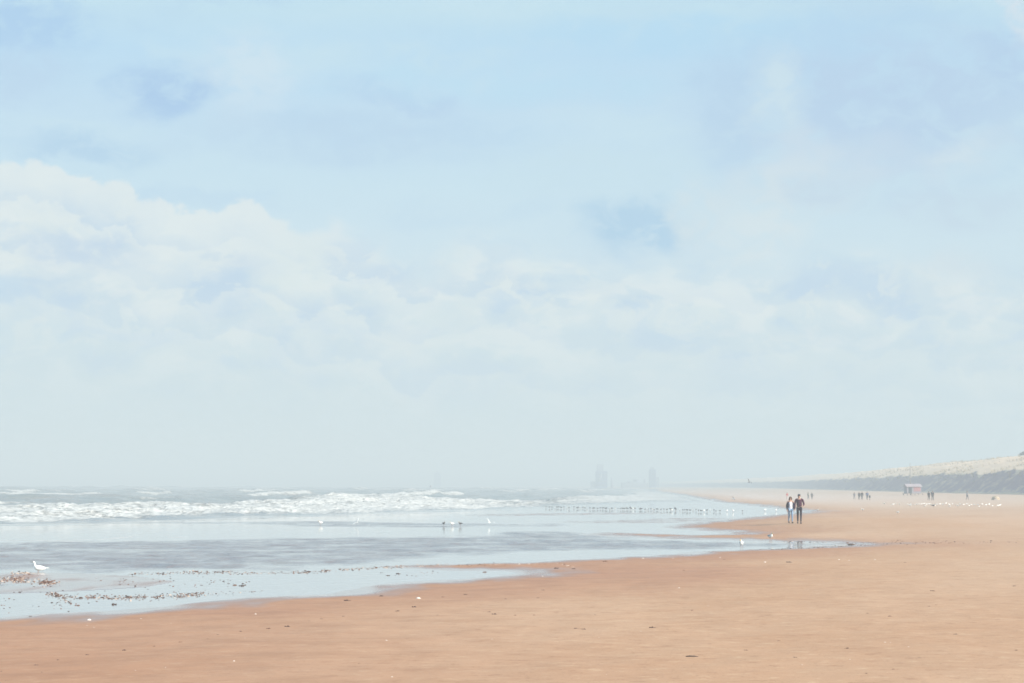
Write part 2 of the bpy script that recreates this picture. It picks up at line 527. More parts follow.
# ================================================================ SEA (shallows, breakers, open water)
CREST = chaikin([(-150, -60), (-120, 20), (-51, 199), (-9, 330), (10, 480), (26, 750), (56, 1200), (70, 1450), (30, 1900), (-320, 2450), (-1900, 5400), (-2600, 9500)], 2)
ca, sa = cos(R(22)), sin(R(22))
ug = np.concatenate([np.arange(4, 60, .45), np.arange(60, 150, .42), np.arange(150, 230, .55), np.arange(230, 420, 1.2), np.geomspace(420, 7000, 90)])
vg = np.concatenate([np.arange(-70, 40, 2.0), np.arange(40, 260, .75), np.arange(260, 560, 1.5), np.geomspace(560, 6500, 130)])
U, V = np.meshgrid(ug, vg, indexing='ij')
WX, WY = -ca * U + sa * V, sa * U + ca * V
P = np.stack([WX.ravel(), WY.ravel()], -1)
dcr, scr = seg_dist(P, CREST)
q = 120 + dcr * scr                                        # distance offshore, following the coast
sdw = np.maximum(-shore_sd(P), 0)
x, y = P[:, 0], P[:, 1]
vv = y                                                     # along the coast
n1 = fbm(q * 0.02, vv * 0.016, 3)
n2 = fbm(q * 0.05 + 7, vv * 0.035 + 2, 3)
z = np.zeros(len(P)); foam = np.zeros(len(P))
crests = [(97, 1.12, 1.0), (119, .8, .5), (145, 1.0, .75), (178, 1.15, .75), (222, 1.25, .7), (270, 1.5, .65), (326, 1.75, .65), (385, 1.95, .65), (455, 2.0, .6), (540, 2.05, .6), (640, 2.05, .55), (760, 1.8, .5), (900, 1.8, .5)]
for k, (u0, amp, fk) in enumerate(crests):
    wob = 5.0 * fbm(vv * 0.012 + 31 * k, vv * 0 + k * 3.3, 3) + 1.6 * gnoise(vv * 0.07 + k * 5, vv * 0 + k)
    seg = fbm(vv * 0.0085 + 13.7 * k, vv * 0 + 2.2 * k, 3)  # which stretches stand up and which have broken
    a = amp * np.clip(0.78 + 0.55 * seg, .3, 1.25)
    t = q - (u0 + wob)
    wf, wb = (5.5 if k == 0 else 2.2 + 0.004 * u0), 6.0 + .02 * u0
    prof = np.where(t < 0, np.exp(-(t / wf) ** 2), np.exp(-(t / wb) ** 2))
    z += a * prof
    if k == 0:
        tail = np.where(t < 0, smooth(-15 - 5 * n2, -9, t), smooth(6.0 + 3 * n1, 1.0, t))
        streak = 0.72 + 0.55 * gnoise(q * 0.33, vv * 0.02 + 5)
        foam = np.maximum(foam, tail * np.clip(streak, .72, 1.1) * np.clip(1.1 + 0.4 * seg, .82, 1.12))
        z += 0.17 * tail * np.abs(fbm(q * .40, vv * .22, 3)) * 2
    else:
        br = smooth(0.10 - 0.25 * fk, 0.40 - 0.25 * fk, seg)
        f = br * np.where(t < 0, smooth(-3.6 - .004 * u0, -.4, t), smooth(1.2, 0.0, t))
        foam = np.maximum(foam, f)
        z += 0.12 * f * np.abs(fbm(q * .6, vv * .3 + k, 2)) * 2
deep = smooth(70, 98, q)
chop = 0.0
for L, ang, am in ((19, 8, .16), (12, -22, .10), (7.5, 30, .075), (4.6, -6, .05), (30, -10, .16)):
    ph = rng.uniform(0, 6)
    chop = chop + am * np.sin(2 * pi / L * (q * cos(R(ang)) + vv * sin(R(ang))) + ph + 2.5 * n1 + 1.5 * n2)
z = z * smooth(68, 84, q) * smooth(0, 34, sdw) + chop * deep * smooth(0, 40, sdw)
# thin foam lines where spent waves run out over the shallows
for u0, w, k, off in ((80, 1.0, .85, 1), (75, .8, .7, 9), (69, .6, .5, 4)):
    l = q - (u0 + 5 * fbm(vv * .018 + off, vv * 0 + off, 3))
    foam = np.maximum(foam, k * smooth(w, 0, np.abs(l)) * smooth(-.15, .25, fbm(vv * 0.012 + off * 3, vv * 0, 2)))
runup = np.array([at(*p) for p in ((-260, 543.5), (-60, 541.2), (0, 540.6), (60, 540.3), (112, 538.8), (128, 536.6))])
d, s_ = seg_dist(P, runup)
foam = np.maximum(foam, 0.95 * smooth(0.8, 0.15, d))
d, s_ = seg_dist(P, np.array([at(168, 537.8), at(182, 537.0)]))
foam = np.maximum(foam, 0.8 * smooth(0.9, 0.2, d))
spindrift = smooth(240, 380, y) * smooth(112, 80, q) * smooth(56, 74, q)
foam = np.maximum(foam, 0.75 * spindrift)
foam = foam * np.where(q > 60, smooth(0.0, 3.0, sdw), 1)
# ruffled patches in the otherwise glassy shallows
RUF = [
    ([(-300, 544.5), (0, 542), (130, 541), (256, 538.6), (400, 537.5), (470, 534.5), (520, 531), (560, 532.5), (640, 539.2), (700, 541.8), (838, 544.6), (805, 546.9), (740, 549.6), (640, 548.8), (560, 551.4), (512, 552.2), (440, 557.6), (384, 562.6), (330, 566), (256, 570), (130, 571), (50, 571.5), (-300, 576)], 1.0),
    ([(-120, 581), (0, 580), (36, 582), (64, 584.5), (40, 588.5), (-120, 592)], .8),
    ([(230, 522.4), (300, 521.3), (420, 523), (540, 524), (540, 526), (430, 527.6), (300, 526.5), (230, 524.5)], .8),
    ([(-60, 521.5), (0, 521.4), (140, 521.4), (250, 522.4), (250, 523.6), (0, 523.8)], .6),
]
ruf = np.zeros(len(P))
for poly, k in RUF:
    dd = sdf(P, [at(*p) for p in poly])
    ruf = np.maximum(ruf, k * smooth(-1.5, 2.5, dd + 2.6 * fbm(x * .22, y * .10, 4)) * (1 - .5 * smooth(.08, .5, fbm(x * .30 + 9, y * .30, 4))))
ruf = np.maximum(ruf, smooth(76, 96, q) * smooth(0, 30, sdw))
wav = np.zeros(len(P))
for L, ang, am in ((1.7, 12, .013), (2.1, -25, .015), (2.6, 35, .017), (3.2, -8, .018), (4.3, 20, .018)):
    wav += am * np.sin(2 * pi / L * (x * sin(R(ang)) + y * cos(R(ang))) + rng.uniform(0, 6) + 2.2 * fbm(x * .25 + L, y * .25, 2))
z = np.where(q < 72, z + wav * ruf * smooth(.2, 1.6, sdw), z)
ruf = np.maximum(ruf, 0.05)
m_sea, nt, b, out = material('sea_water')
oc = nt.objco()
uv = nt.mapping(oc, (1, 1, 1), (0, 0, R(22)))
w1 = nt.noise(nt.mapping(uv, (1.5, .8, 1)), 1.0, 3, 0.55)
w2 = nt.noise(nt.mapping(uv, (5.5, 3.2, 1)), 1.0, 3, 0.55)
w3 = nt.noise(nt.mapping(uv, (0.35, .12, 1)), 1.0, 3, 0.5)
w4 = nt.noise(nt.mapping(oc, (1.5, 0.75, 1)), 1.0, 4, 0.65)
fo = nt.attr('foam'); rf = nt.attr('ruffle'); dpt = nt.attr('depth')
fn = nt.noise(nt.mapping(uv, (.9, .28, 1)), 1.0, 6, 0.65)
fn2 = nt.noise(nt.mapping(uv, (3.2, 1.2, 1)), 1.0, 4, 0.6)
fmask = nt.rng(nt.math('ADD', fo, nt.math('ADD', nt.math('MULTIPLY', nt.math('SUBTRACT', fn, 0.5), 1.2), nt.math('MULTIPLY', nt.math('SUBTRACT', fn2, .5), .7))), 0.42, 0.82)
water = nt.mix(dpt, nt.mix(rf, (0.36, 0.36, 0.35), (0.165, 0.150, 0.155)), (0.165, 0.172, 0.155))  # glassy water has a paler base that paints in extra sky reflection
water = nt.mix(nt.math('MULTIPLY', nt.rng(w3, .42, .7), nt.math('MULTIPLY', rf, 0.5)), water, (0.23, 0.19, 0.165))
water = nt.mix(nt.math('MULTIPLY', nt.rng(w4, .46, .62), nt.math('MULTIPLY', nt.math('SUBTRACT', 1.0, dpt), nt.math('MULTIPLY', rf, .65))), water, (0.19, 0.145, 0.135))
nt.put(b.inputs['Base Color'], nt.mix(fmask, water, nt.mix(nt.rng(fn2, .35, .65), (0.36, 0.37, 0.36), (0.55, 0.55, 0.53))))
nt.put(b.inputs['Roughness'], nt.mixf(fmask, nt.mixf(rf, 0.03, 0.16), 0.9))
nt.put(b.inputs['Specular IOR Level'], nt.mixf(fmask, 0.5, 0.1))
b.inputs['IOR'].default_value = 1.34
hh = nt.math('ADD', nt.math('MULTIPLY', w1, 1.0), nt.math('MULTIPLY', w2, .28))
hh = nt.math('ADD', hh, nt.math('MULTIPLY', fn2, nt.math('MULTIPLY', fmask, 1.5)))
bp = nt.new('ShaderNodeBump'); nt.put(bp.inputs['Height'], hh); bp.inputs['Distance'].default_value = 0.16
nt.put(bp.inputs['Strength'], nt.math('MULTIPLY', rf, nt.rng(w4, .38, .62, .15, 1.7)))
nt.put(b.inputs['Normal'], bp.outputs[0])
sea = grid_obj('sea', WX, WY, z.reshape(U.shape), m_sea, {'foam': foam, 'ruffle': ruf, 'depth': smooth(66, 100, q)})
tag(sea, 'grey green sea with rows of white breakers', kind='structure')

# ================================================================ DUNES
base_line = chaikin([(84, -60), (88, 60), (91, 180), (95, 330), (96, 372), (98, 450), (108, 640), (128, 900), (146, 1100), (158, 1500), (166, 2100), (170, 3200)], 2)
seglen = np.r_[0, np.cumsum(np.hypot(*np.diff(base_line, axis=0).T))]
ss = np.concatenate([np.arange(0, 330, 6.0), np.arange(330, 760, 0.8), np.arange(760, 1300, 2.4), np.geomspace(1300, 3230, 90)])
bx = np.interp(ss, seglen, base_line[:, 0]); by = np.interp(ss, seglen, base_line[:, 1])
for _ in range(3):
    bx[1:-1] = (bx[:-2] + bx[1:-1] + bx[2:]) / 3; by[1:-1] = (by[:-2] + by[1:-1] + by[2:]) / 3
tx, ty = np.gradient(bx), np.gradient(by); tl = np.hypot(tx, ty); nx, ny = ty / tl, -tx / tl       # inland = +x
tt = np.concatenate([np.arange(-3, 14, .4), np.arange(14, 46, .7), np.arange(46, 150, 5)])
SS, TT = np.meshgrid(ss, tt, indexing='ij')
top = np.interp(by, [0, 330, 380, 500, 600, 850, 1320, 2000, 3200], [10.5, 10.8, 10.9, 10.5, 10.0, 9.0, 8.4, 7.6, 7.0])[:, None]
face = np.interp(by, [0, 330, 372, 480, 690, 1100, 3200], [5.5, 5.5, 5.3, 5.0, 4.7, 4.4, 4.0])[:, None]
lipn = fbm(SS * 0.045, TT * 0 + 2.0, 4)
gul = np.abs(gnoise(SS * 0.085 - TT * 0.10, TT * 0.03 + 4)) + 0.5 * np.abs(gnoise(SS * 0.2 - TT * 0.18, TT * 0.05))
fw = 6.6 + 1.6 * lipn + 0 * TT
face_h = face * (1 + .16 * lipn)
fr = np.clip((TT + 0.9 * (gul - .45) * smooth(.5, 4, TT)) / fw, 0, 1)
zz = 0.35 + face_h * (fr ** 1.12)
back = np.clip((TT - fw) / 30.0, 0, 1.0)
zz = zz + (top - face_h - .35) * (1 - (1 - back) ** 1.7) * (TT > fw)
zz = zz + smooth(7, 22, TT) * (0.55 * fbm(SS * .035, TT * .05 + 8, 4) + .16 * fbm(SS * .22, TT * .25, 3))
zz = zz - 2.5 * smooth(46, 110, TT)
zz = np.where(TT < 0, 0.35 + TT * 0.35, zz)
DX = bx[:, None] + nx[:, None] * TT; DY = by[:, None] + ny[:, None] * TT
m_dune, nt, b, out = material('dune_sand')
oc = nt.objco()
veg_shade_attr = nt.attr('grass')
g1 = nt.noise(nt.mapping(oc, (.35, .18, .5)), 1.0, 6, .68)
g2 = nt.noise(oc, 1.1, 5, .7)
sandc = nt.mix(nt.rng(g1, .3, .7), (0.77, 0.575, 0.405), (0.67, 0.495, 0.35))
grass_shade = nt.mix(nt.rng(g2, .3, .7), (0.275, 0.170, 0.215), (0.36, 0.25, 0.27))  # dry grass tone turned purple, so it paints shade on the seaward face
cover = nt.rng(nt.math('ADD', veg_shade_attr, nt.math('MULTIPLY', nt.math('SUBTRACT', nt.math('ADD', g1, g2), 1.0), 1.3)), .35, .75)
nt.put(b.inputs['Base Color'], nt.mix(nt.math('MULTIPLY', cover, .85), sandc, grass_shade))
b.inputs['Roughness'].default_value = .95; b.inputs['Specular IOR Level'].default_value = .1
bp = nt.new('ShaderNodeBump'); nt.put(bp.inputs['Height'], nt.math('ADD', g2, g1)); bp.inputs['Distance'].default_value = .35; bp.inputs['Strength'].default_value = .6
nt.put(b.inputs['Normal'], bp.outputs[0])
veg_shade = np.where(TT > fw, -.02 + .30 * fbm(SS * .06, TT * .08, 3) + .25 * smooth(24, 40, TT), .62 + .35 * gul * smooth(1, 3, TT))  # grass patches on top; seaward face and gullies get painted shade
veg_shade = np.where(TT < 1.0, 0.1, veg_shade)
dunes = grid_obj('dunes', DX, DY, zz, m_dune, {'grass': veg_shade})  # the grass attribute also carries the painted face shade
tag(dunes, 'long sand dune with a shaded seaward face and pale grassy top', kind='structure')

# marram grass: leaning blades in tufts over the top and the lip
m_grass = simple('marram', (0.38, 0.30, 0.19), .9, .35, 3.0)
gv, gf = [], []
cand = np.argwhere((TT > fw - 1.5) & (TT < 46) & (DY > 320) & (DY < 760) & (veg_shade > .05))
pick = cand[rng.choice(len(cand), 1900, replace=False)]
for i, j in pick:
    cx, cy, cz = DX[i, j] + random.uniform(-.3, .3), DY[i, j] + random.uniform(-.3, .3), zz[i, j] - .05
    hgt = random.uniform(.35, .85)
    for k in range(6):
        a = random.uniform(0, 2 * pi); le = random.uniform(.1, .5) * hgt
        wx, wy = -sin(a) * .05, cos(a) * .05
        ox, oy = random.uniform(-.22, .22), random.uniform(-.22, .22)
        n0 = len(gv)
        gv += [(cx + ox - wx, cy + oy - wy, cz), (cx + ox + wx, cy + oy + wy, cz), (cx + ox + cos(a) * le - .12, cy + oy + sin(a) * le, cz + hgt * random.uniform(.7, 1))]
        gf.append((n0, n0 + 1, n0 + 2))
dg_ = mesh_obj('dune_grass', gv, gf, m_grass)
tag(dg_, 'tufts of pale marram grass along the dune top', 'grass', kind='stuff')

# ================================================================ OBJECTS
def ground_at(px, py, water_ok=True):
    """walk down the sight line to whatever lies there: sand, or water where the sand is under it"""
    z_ = 0.0
    for _ in range(9):
        x_, y_ = at(px, py, z_)
        zn = float(sand_height(np.array([[x_, y_]]))[0])
        zn = max(zn, 0.0) if water_ok else zn
        z_ = .5 * z_ + .5 * zn
    return x_, y_, z_


def empty(name, loc, rz=0.0):
    o = bpy.data.objects.new(name, None)
    o.empty_display_size = .3
    o.location = loc; o.rotation_euler = (0, 0, rz)
    return link(o)


def dup(root, loc, rz=0.0, label=None, cat=None, group=None, scale=None):
    r = link(root.copy())
    r.location = loc; r.rotation_euler = (0, 0, rz)
    if scale: r.scale = (scale,) * 3 if not isinstance(scale, (tuple, list)) else scale
    tag(r, label, cat, group)
    for ch in list(root.children):
        c = link(ch.copy(), r); c.matrix_parent_inverse = ch.matrix_parent_inverse.copy()
        for g in list(ch.children):
            d = link(g.copy(), c); d.matrix_parent_inverse = g.matrix_parent_inverse.copy()
    return r


def loft(rings, seg=10):
    """a closed skin through oval rings: (x, z, half width, half height), facing +X"""
    vs, fs = [], []
    n = len(rings)
    for i, (x_, z_, ry, rz_) in enumerate(rings):
        a = rings[max(0, i - 1)]; c = rings[min(n - 1, i + 1)]
        t = Vector((c[0] - a[0], 0, c[1] - a[1])).normalized()
        up = Vector((-t.z, 0, t.x))
        for k in range(seg):
            w = 2 * pi * k / seg
            p = Vector((x_, 0, z_)) + Vector((0, 1, 0)) * cos(w) * ry + up * sin(w) * rz_
            vs.append(tuple(p))
    for i in range(n - 1):
        for k in range(seg):
            k2 = (k + 1) % seg
            fs.append((i * seg + k, i * seg + k2, (i + 1) * seg + k2, (i + 1) * seg + k))
    fs.append(tuple(range(seg - 1, -1, -1))); fs.append(tuple((n - 1) * seg + k for k in range(seg)))
    return vs, fs


class MB:
    """gathers shapes, with a material slot for each, into one mesh"""
    def __init__(s): s.v, s.f, s.m = [], [], []

    def add(s, vs, fs, mi=0):
        n = len(s.v); s.v += [tuple(v) for v in vs]; s.f += [tuple(n + i for i in f) for f in fs]; s.m += [mi] * len(fs)
        return s

    def box(s, x0, x1, y0, y1, z0, z1, mi=0):
        v = [(x, y, z) for z in (z0, z1) for x, y in ((x0, y0), (x1, y0), (x1, y1), (x0, y1))]
        return s.add(v, [(3, 2, 1, 0), (4, 5, 6, 7), (0, 1, 5, 4), (1, 2, 6, 5), (2, 3, 7, 6), (3, 0, 4, 7)], mi)

    def tube(s, pts, rad, seg=7, mi=0):
        pts = [Vector(p) for p in pts]
        rad = rad if isinstance(rad, (list, tuple)) else [rad] * len(pts)
        vs, fs = [], []
        for i, p in enumerate(pts):
            t = (pts[min(i + 1, len(pts) - 1)] - pts[max(i - 1, 0)]).normalized()
            a = t.orthogonal().normalized() if abs(t.z) > .99 or True else 0
            ref = Vector((0, 0, 1)) if abs(t.z) < .9 else Vector((0, 1, 0))
            a = t.cross(ref).normalized(); b_ = t.cross(a)
            for k in range(seg):
                w = 2 * pi * k / seg
                vs.append(p + (a * cos(w) + b_ * sin(w)) * rad[i])
        for i in range(len(pts) - 1):
            for k in range(seg):
                k2 = (k + 1) % seg
                fs.append((i * seg + k, i * seg + k2, (i + 1) * seg + k2, (i + 1) * seg + k))
        fs.append(tuple(range(seg - 1, -1, -1))); fs.append(tuple((len(pts) - 1) * seg + k for k in range(seg)))
        return s.add(vs, fs, mi)

    def ball(s, c, r, mi=0, seg=10, rings=7):
        r = r if isinstance(r, (tuple, list)) else (r, r, r)
        vs = [(c[0], c[1], c[2] - r[2])]
        for i in range(1, rings):
            ph = -pi / 2 + pi * i / rings
            for k in range(seg):
                w = 2 * pi * k / seg
                vs.append((c[0] + r[0] * cos(ph) * cos(w), c[1] + r[1] * cos(ph) * sin(w), c[2] + r[2] * sin(ph)))
        vs.append((c[0], c[1], c[2] + r[2]))
        fs = []
        for k in range(seg):
            fs.append((0, 1 + (k + 1) % seg, 1 + k))
            fs.append((len(vs) - 1, 1 + (rings - 2) * seg + k, 1 + (rings - 2) * seg + (k + 1) % seg))
        for i in range(rings - 2):
            for k in range(seg):
                k2 = (k + 1) % seg; a = 1 + i * seg
                fs.append((a + k, a + k2, a + seg + k2, a + seg + k))
        return s.add(vs, fs, mi)

    def build(s, name, mats, parent=None, smooth_shade=True):
        return mesh_obj(name, s.v, s.f, mats, parent, smooth_shade, s.m)


# ---------------------------------------------------------------- birds
m_white = simple('white_feather', (.78, .78, .75), .8, .05, 9)
m_grey = simple('grey_feather', (.42, .44, .46), .8, .08, 9)
m_black = simple('black_feather', (.05, .05, .055), .7, .2, 9)
m_dark = simple('brown_black_feather', (.17, .165, .17), .8, .2, 9)
m_bill = simple('yellow_bill', (.45, .30, .06), .5, .1, 9)
m_dkbill = simple('dark_bill', (.06, .05, .05), .5, .1, 9)
m_leg = simple('pink_leg', (.35, .22, .18), .6, .1, 9)

GULL = [(-.275, .245, .012, .006), (-.22, .243, .036, .016), (-.12, .236, .070, .052), (-.02, .230, .086, .078), (.06, .243, .080, .078), (.115, .285, .054, .055), (.135, .325, .037, .038), (.155, .360, .038, .036), (.187, .368, .031, .029), (.212, .364, .014, .014), (.240, .360, .010, .011), (.268, .350, .003, .004)]
WADER = [(-.235, .222, .014, .010), (-.20, .228, .050, .032), (-.13, .238, .084, .068), (-.02, .246, .090, .084), (.055, .268, .070, .074), (.095, .315, .036, .040), (.105, .365, .024, .026), (.112, .405, .024, .025), (.128, .430, .028, .026), (.155, .434, .023, .020), (.178, .430, .009, .010), (.205, .426, .007, .008), (.240, .420, .002, .003)]


def wing_shape(mb, side, mi, tip):
    vs, fs = loft([(.09, .262, .010, .020), (.05, .262, .018, .050), (-.04, .256, .020, .058), (-.14, .250, .016, .040), (-.22, .248, .010, .018)], 8)
    mb.add([(x, y + side * .073 * (1 - max(0, -x - .02) * 1.8), z) for x, y, z in vs], fs, mi)
    vs, fs = loft([(-.19, .249, .010, .016), (-.27, .247, .007, .010), (-.33, .246, .002, .003)], 6)
    mb.add([(x, y + side * .040, z) for x, y, z in vs], fs, tip)


def leg_shape(mb, side, mi):
    mb.tube([(.0, side * .035, .18), (-.012, side * .036, .10), (.004, side * .036, .012)], [.011, .007, .007], 6, mi)
    mb.add([(-.012, side * .036 - .008, .0), (.05, side * .036 - .026, .0), (.056, side * .036, .0), (.05, side * .036 + .026, .0), (-.012, side * .036 + .008, .0), (0, side * .036, .016)], [(0, 1, 5), (1, 2, 5), (2, 3, 5), (3, 4, 5), (4, 0, 5), (4, 3, 2, 1, 0)], mi)


def bird_parts(name, rings, body, wing, tip, bill, leg, nb=3):
    """a bird with its parts: one body skin (bill coloured), folded wings, legs"""
    root = empty(name, (0, 0, 0))
    vs, fs = loft(rings, 12); seg = 12
    mi = [1 if i // seg >= len(rings) - 1 - nb else 0 for i in range(len(fs) - 2)] + [0, 1]
    mesh_obj('body', vs, fs, [body, bill], root, True, mi)
    for s_ in (-1, 1):
        w = MB(); wing_shape(w, s_, 0, 1); w.build('wing', [wing, tip], root)
        l = MB(); leg_shape(l, s_, 0); l.build('leg', [leg], root)
    return root


def bird_small(name, rings, body, wing, tip, bill, leg, nb=3):
    """the same bird for far away: one mesh"""
    m = MB(); vs, fs = loft(rings, 8)
    n0 = len(fs)
    m.add(vs, fs, 0)
    for i in range(n0 - 2):
        if i // 8 >= len(rings) - 1 - nb: m.m[i] = 3
    for s_ in (-1, 1):
        wing_shape(m, s_, 1, 2); leg_shape(m, s_, 4)
    return m.build(name, [body, wing, tip, bill, leg])


def face_dir(px_dir):
    """heading for a bird or person: 'left' / 'right' / 'near' / 'far' as the photo shows it"""
    return {'left': pi, 'right': 0.0, 'near': -pi / 2, 'far': pi / 2}[px_dir]


wader = bird_parts('wading_bird', WADER, m_white, m_white, m_white, m_dkbill, m_leg)
gx, gy, gz = ground_at(38, 571.8)
wader.location = (gx, gy, max(gz - .13, -.13)); wader.rotation_euler = (0, 0, pi + .15)
tag(wader, 'white wading bird with raised neck and dark bill, standing in shallows by the shell bank', 'bird')

gull = bird_parts('gull', GULL, m_white, m_grey, m_black, m_bill, m_leg)
gx, gy, gz = ground_at(741.5, 548.4)
gull.location = (gx, gy, gz - .01); gull.rotation_euler = (0, 0, -pi / 2 - .35)
tag(gull, 'white gull standing at the edge of the narrow tidal channel in the sand', 'gull')
gx, gy, gz = ground_at(770.5, 541.0)
dup(gull, (gx, gy, gz), -pi / 2 + .3, 'white gull standing upright on the bare sand in front of the walking couple', 'gull')

small_gull = bird_small('gull', GULL, m_white, m_white, m_black, m_bill, m_leg)
dark_bird = bird_small('shorebird', GULL, m_dark, m_black, m_black, m_bill, m_leg)


def put(proto, px, py, rz, label, cat, group=None, scale=1.0, first=False, sink=0.0):
    gx, gy, gz = ground_at(px, py)
    if first:
        o = proto; o.location = (gx, gy, gz - sink); o.rotation_euler = (0, 0, rz); o.scale = (scale,) * 3
        tag(o, label, cat, group)
    else:
        o = dup(proto, (gx, gy, gz - sink), rz, label, cat, group, scale)
    return o


put(small_gull, 320.5, 525.6, -2.2, 'lone white gull standing on the glassy shallows farthest from the dunes', 'gull', scale=.85, first=True)
put(small_gull, 452, 526.4, -2.4, 'pale gull standing between two dark shorebirds in the shallows', 'gull', scale=.75)
put(dark_bird, 443.8, 526.0, -1.1, 'dark shorebird facing a pale gull from the seaward end of its trio', 'bird', scale=.75, first=True)
put(dark_bird, 460.3, 526.4, -pi + .9, 'dark shorebird at the landward end of its trio, beside the pale gull', 'bird', scale=.8)


def flying(name, body, wing, tip, loc, rz, scale, lift, label, bank=0.0):
    root = empty(name, (0, 0, 0))
    rings = [(-.27, 0, .05, .006), (-.2, .0, .035, .016), (-.1, .0, .06, .05), (.02, .0, .068, .06), (.11, .01, .05, .048), (.16, .018, .036, .034), (.20, .02, .028, .027), (.225, .016, .010, .010), (.265, .01, .002, .003)]
    vs, fs = loft(rings, 10)
    mesh_obj('body', vs, fs, [body], root)
    for s_ in (-1, 1):
        m = MB()
        st = [(.06, .04, .02, .10, .012), (.09, .25, .02 + .11 * lift, .10, .010), (.07, .42, .02 + .16 * lift, .085, .007), (-.03, .60, .02 + .14 * lift, .055, .004), (-.13, .72, .02 + .10 * lift, .012, .002)]
        vs, fs = [], []
        for (x_, y_, z_, ch, th_) in st:
            vs += [(x_ + ch * .3, s_ * y_, z_), (x_ - ch * .2, s_ * y_, z_ + th_), (x_ - ch, s_ * y_, z_ - .002), (x_ - ch * .2, s_ * y_, z_ - th_)]
        for i in range(len(st) - 1):
            for k in range(4):
                q_ = (i * 4 + k, i * 4 + (k + 1) % 4, i * 4 + 4 + (k + 1) % 4, i * 4 + 4 + k)
                fs.append(q_ if s_ > 0 else q_[::-1])
        fs += [(3, 2, 1, 0), tuple(range(len(vs) - 4, len(vs)))]
        m.add(vs, fs, 0)
        m.m[-6:] = [1] * 6
        m.build('wing', [wing, tip], root)
    root.location = loc; root.rotation_euler = (bank, 0, rz); root.scale = (scale,) * 3
    tag(root, label, 'bird')
    return root


x_, y_, z_ = at_dist(749, 482.2, 205)
flying('flying_bird', m_dark, m_dark, m_black, (x_, y_, z_), .5, .75, 1.6, 'dark bird in flight low above the hazy far dune end', .5)
x_, y_, z_ = at_dist(733.5, 498.8, 200)
flying('flying_bird', m_grey, m_dark, m_black, (x_, y_, z_), .2, .75, .4, 'grey bird skimming low over the pale far shore beside the channel', .35)
x_, y_, z_ = at_dist(938.5, 412.5, 240)
flying('flying_bird', m_grey, m_grey, m_black, (x_, y_, z_), 1.2, .8, 1.2, 'tiny grey bird high in the sky over the dune', .3)
x_, y_, z_ = at_dist(430.5, 486.4, 260)
flying('flying_bird', m_grey, m_dark, m_black, (x_, y_, z_), .1, .8, .2, 'grey bird gliding flat over the outer breakers at the horizon', .2)
gx, gy, gz = ground_at(356.5, 526.2)
flying('flying_gull', m_white, m_white, m_grey, (gx, gy, gz + .22), -.5, .62, 1.3, 'white gull flapping up off the shallows with wings raised', .55)
gx, gy, gz = ground_at(489.5, 526.2)
flying('flying_gull', m_white, m_white, m_white, (gx, gy, gz + .24), 1.1, .60, 1.5, 'white gull with lifted wings landing past the trio of standing birds', .4)

lab_line = 'small dark shorebird in the long line along the far water edge'
lab_pale = 'small white gull in the long line of birds along the far water edge'
xs_ = [546, 549.5, 552, 557, 558.5, 561, 564, 569, 574, 577, 578.2, 583, 585, 590, 592.8, 594, 597.5, 600.5, 603, 605.4, 606.5, 609.5, 612, 618, 620.3, 622.2, 624, 626.5, 628, 630.2, 631.3, 635, 640, 641.2, 645, 648.5, 651, 654, 657, 661, 664, 667, 670.5, 675.3, 676, 683, 685, 687, 690, 696, 698.5, 701, 707, 714, 716, 720, 742.5]
for i, px in enumerate(xs_):
    py = 508.2 + (px - 545) * .022 + random.uniform(-.5, .5)
    put(dark_bird, px, py, random.choice((-pi / 2, pi / 2, pi / 2, pi)) + random.uniform(-.7, .7), lab_line, 'bird', 'dark shorebirds lined up along the far water edge', random.uniform(.56, .76) * (1.3 if int(px) in (675, 606, 630) else 1))
for px in (555, 567, 580, 587, 610, 615, 633, 647, 653, 659, 672, 680, 693, 704, 710, 727, 733):
    py = 508.6 + (px - 545) * .022 + random.uniform(-.8, 1.0)
    put(small_gull, px, py, random.choice((-pi / 2, pi / 2)) + random.uniform(-.7, .7), lab_pale, 'gull', 'white gulls among the birds along the far water edge', random.uniform(.6, .8))
lab_flock = 'small white gull resting with the flock on the pale beach below the dune'
fl_px = [(884.5, 505.2), (893, 505.6), (895.5, 505.1), (899.5, 505.4), (908, 505.3), (911, 505.8), (914, 505.2), (916.5, 505.6), (919, 505.1), (921.5, 505.7), (924, 505.3), (926.5, 505.8), (929, 505.2), (931, 505.7), (934.5, 505.3), (937, 505.9), (940, 505.2), (943, 505.6), (946, 505.1), (949, 505.8), (952.5, 505.3), (956, 505.9), (960, 505.4), (963.5, 506.2), (967, 505.7), (971, 506.3), (974.5, 505.8), (978, 506.5), (982, 506.0), (986, 506.6), (989, 506.1), (992.5, 506.8), (998, 507.4), (1000, 506.7), (950, 507.1), (958, 507.3), (969, 507.5), (979, 507.8), (925, 507.0), (935, 507.2), (910, 507.0)]
for px, py in fl_px:
    put(small_gull, px, py + random.uniform(-.3, .6), random.uniform(0, 2 * pi), lab_flock, 'gull', 'white gulls flocking on the beach below the dune', random.uniform(.6, .85))
for px, py, lb in ((862.5, 511.3, 'white gull standing by itself between the couple and the resting flock'), (898, 514.3, 'white gull standing alone on the sand nearest in front of the resting flock'), (817.5, 511.6, 'white gull standing on damp sand just past the man in the cap'), (776, 511.8, 'white gull in the shallows just behind the woman with the white top'), (765, 511.4, 'white gull in the shallows a few steps seaward of the woman')):
    put(small_gull, px, py, random.uniform(0, 2 * pi), lb, 'gull', scale=.75)
put(dark_bird, 933.5, 507.6, .4, 'single dark bird standing among the white gulls below the beach hut', 'bird', scale=1.0)


